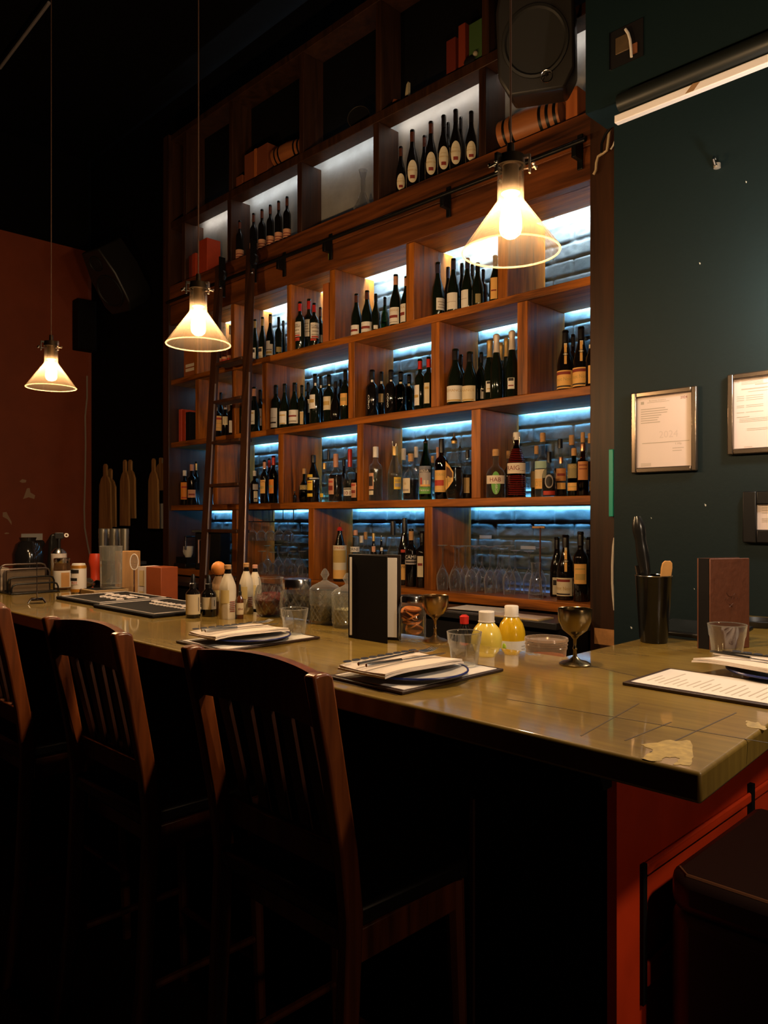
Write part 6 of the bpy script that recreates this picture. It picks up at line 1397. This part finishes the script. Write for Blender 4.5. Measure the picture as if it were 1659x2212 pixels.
b = MB(); b.m = Matrix.Translation((0, 0, R + .003)) @ Matrix.Rotation(PI / 2 - .1, 4, 'X'); b.lathe([(0, -.003), (R, -.002), (R, .004), (0, .003)], 32); b.build('plate_disc', mat('dark_plate', (.015, .013, .012), .2, .3), t)
b = MB(); b.m = Matrix.Translation((0, 0, R + .003)) @ Matrix.Rotation(PI / 2 - .1, 4, 'X'); b.tube([(R * math.cos(a), R * math.sin(a), .004) for a in np.linspace(0, 2 * PI, 33)[:-1]], .002, 5, closed=True); b.build('rim', mat('dim_rim', (.35, .28, .2), .3, .9), t)
p = onY(862, 215, YS + .06); p = (p[0], p[1], EZ + ET + .0006)
t = thing('wooden_stick', 'short pale wooden stick lying tilted on the top shelf', 'stick', p); MB().slab([(-.06, 0, .05), (.05, 0, .0), (.065, 0, .022), (-.045, 0, .072)], (0, .02, 0)).build('stick', mat('dim_crate', (.20, .05, .018), .6), t)
p = onY(878, 190, YS + .05); p = (p[0], p[1], EZ + ET + .0006)
t = thing('pale_shard', 'small pale crescent-shaped ornament at the end of the top shelf', 'ornament', p); h = hgt(p, 178)
MB().slab([(-.012, 0, 0), (.012, 0, 0), (.012, 0, h), (.0, 0, h * .9), (-.010, 0, h * .5)], (0, .02, 0)).build('ornament', mat('pale_ivory', (.50, .42, .26), .5), t)
tag(MB().box(-.013, .013, -.006, .0, -.02, .02).build('green_sticker', mat('glow_green', (.40, .65, .10), .6), None, loc=onY(714, 553, YS - .0045)), 'tiny green animal-shaped sticker on the header beam above the red-capped bottles', 'sticker')
p = onY(412, 800, YS + .05); p = (p[0], p[1], EZ + ROWZ[0] + .0006)
t = thing('wooden_wine_box', 'upright wooden wine box with two pale tape strips behind the middle pendant', 'box', p); H = hgt(p, 708)
MB().box(-.105, .105, 0, .10, 0, H).build('box_body', mat('wine_box_wood', (.36, .10, .028), .55, noise=.25, nscale=12), t, bevel=.003)
for i in (0, 1): MB().box(-.075 + .0 * i, .055, -.0012, -.0004, .05 + .034 * i, .074 + .034 * i).build('tape_strip', LAB['tp'], t, smooth=False)
t, H, w2 = blk('wooden_wine_box', 'slim orange wooden box standing beside the red-capped bottles', 'box', 697, 612, 709.5, YS + .02, ROWZ[0], .14, orangew, 'box_body')
# books beside the ladder
zb = ROWZ[1]
blk('book', 'bright red book in the far left cubby of the second wine shelf', 'book', 386, 884, 392, YS + .03, zb, .16, mat('bright_red_cloth', (.55, .07, .04), .5), group='books on the left shelves')
blk('book', 'dark red book right of the bright red one, second wine shelf', 'book', 393, 885, 400, YS + .03, zb, .16, redb, group='books on the left shelves')
blk('book', 'black book leaning next to the red books, second wine shelf', 'book', 401, 890, 409, YS + .03, zb, .16, blackm, group='books on the left shelves')
# loudspeakers
def speaker(p, rz, tilt, S, label, badge=True):
    t = thing('loudspeaker', label, 'speaker', p, rz, 'black loudspeakers hung up high'); Rm = Matrix.Rotation(tilt, 4, 'X')
    W, H, D = .30 * S, .50 * S, .26 * S
    pl = [(-W * .36, -H * .5), (W * .36, -H * .5), (W * .5, -H * .36), (W * .5, H * .10), (W * .34, H * .5), (-W * .34, H * .5), (-W * .5, H * .10), (-W * .5, -H * .36)]
    b = MB(); b.m = Rm; b.slab([(x, -D * .4, z) for x, z in pl], (0, D, 0)); b.build('cabinet', mat('speaker_plastic', (.012, .010, .009), .45), t, bevel=.012 * S)
    rim = mat('speaker_rim', (.05, .042, .036), .45)
    for cz, r, nm in ((-H * .14, W * .41, 'woofer'), (H * .30, W * .19, 'tweeter')):
        b = MB(); b.m = Rm @ Matrix.Translation((0, -D * .4, cz)) @ Matrix.Rotation(PI / 2, 4, 'X'); b.lathe([(0, -.0), (r * .9, .004), (r * .96, .012), (r * 1.04, .010), (r * 1.06, .001)], 36); o = b.build(nm, mat('speaker_grille', (.006, .0055, .005), .6), t)
    if badge:
        b = MB(); b.m = Rm @ Matrix.Translation((W * .14, -D * .4 - .016, -H * .40)) @ Matrix.Rotation(PI / 2, 4, 'X'); r = .022 * S
        b.tube([(r * math.cos(a), r * math.sin(a), 0) for a in np.linspace(0, 2 * PI, 25)[:-1]], .0022 * S, 5, closed=True); b.build('badge_ring', steel, t)
        b = MB(); b.m = Rm @ Matrix.Translation((W * .14, -D * .4 - .016, -H * .40)) @ Matrix.Rotation(PI / 2, 4, 'X')
        b.tube([(-r * .55, -r * .6, 0), (-r * .1, r * .5, 0), (r * .6, r * .45, 0)], .0025 * S, 5).tube([(-r * .2, -r * .1, 0), (r * .3, r * .1, 0)], .0025 * S, 5); b.build('badge_mark', steel, t)
    b = MB(); b.m = Rm; b.tube([(0, D * .6, 0), (0, D * .6 + .10 * S, 0)], .02 * S, 8); b.box(-W * .3, W * .3, D * .58, D * .62, -H * .2, H * .2).build('mount_bracket', iron, t)
q = onY(1160, 62, YS - .33)
speaker(q, .50, .30, 1.08, 'black loudspeaker with chrome badge hanging above the large oak cask')
q = onY(248, 600, 3.18)
speaker(q, .2, .62, 1.15, 'dim black loudspeaker hanging on the black wall left of the shelving', False)
# ------------------------------------------------------------------ black wall at the left
def paddle(u0, u1, v0, v1, Y, label, rz=0.):
    a, c = onY(u0, v1, Y), onY(u1, v1, Y); w2 = (c[0] - a[0]) / 2; p = ((a[0] + c[0]) / 2, Y, a[2]); H = zat((p[0], Y, 0), v0) - p[2]
    t = thing('cutting_board', label, 'board', p, rz, 'wooden paddle boards on the black wall')
    MB().slab([(-w2, 0, 0), (w2, 0, 0), (w2 * .92, 0, H * .68), (w2 * .60, 0, H * .78), (w2 * .28, 0, H * .82), (w2 * .28, 0, H * .97), (w2 * .1, 0, H), (-w2 * .1, 0, H), (-w2 * .28, 0, H * .97), (-w2 * .28, 0, H * .82), (-w2 * .60, 0, H * .78), (-w2 * .92, 0, H * .68)], (0, .02, 0)).build('board', palew, t, bevel=.004)
paddle(213, 239, 1002, 1142, 3.46, 'wooden paddle board leftmost on the black wall, front of the first pair')
paddle(224, 249, 1012, 1138, 3.50, 'wooden paddle board rear of the first pair from the left')
paddle(258, 278, 993, 1136, 3.46, 'wooden paddle board front of the second pair on the black wall')
paddle(268, 291, 993, 1120, 3.50, 'wooden paddle board rear of the second pair on the black wall')
paddle(319, 341, 990, 1142, 3.46, 'wooden paddle board front of the pair nearest the shelving')
paddle(335, 357, 988, 1060, 3.50, 'short wooden paddle board nearest the shelving post')
a, c = onY(341, 1088, 3.53), onY(356, 1142, 3.53)
tag(MB().box(a[0], c[0], 3.528, 3.544, c[2], a[2]).build('pale_glimpse', white, None, smooth=False), 'pale card on the black wall just left of the shelving post', 'card')  # white-lit glimpse put in as a pale flat panel
q = onX(187, 780, -7.88)
tag(MB().tube([onX(u, v, -7.88) for u, v in [(188, 812), (188, 860), (184, 900), (185, 960), (184, 1030), (182, 1100), (183, 1140), (190, 1180), (200, 1225)]], .009, 6).build('wall_cable', mat('grey_cable', (.42, .34, .30), .6), None), 'pale cable running down the corner of the red wall', 'cable')
a, c = onX(164, 645, -7.80), onX(192, 758, -7.80)
tag(MB().box(-7.895, -7.75, a[1], 3.54, c[2], a[2]).build('wall_speaker_box', blackm, None, bevel=.01), 'black box fixed in the corner of the red wall', 'box')
a = onZ(0, 147, 3.62); c = onZ(106, 6, 3.62)
tag(MB().tube([a, c], .012, 8).build('ceiling_conduit', mat('dull_conduit', (.30, .28, .28), .5), None), 'thin pale conduit under the dark ceiling at top left', 'conduit')
for o in BASES: del o['_base']
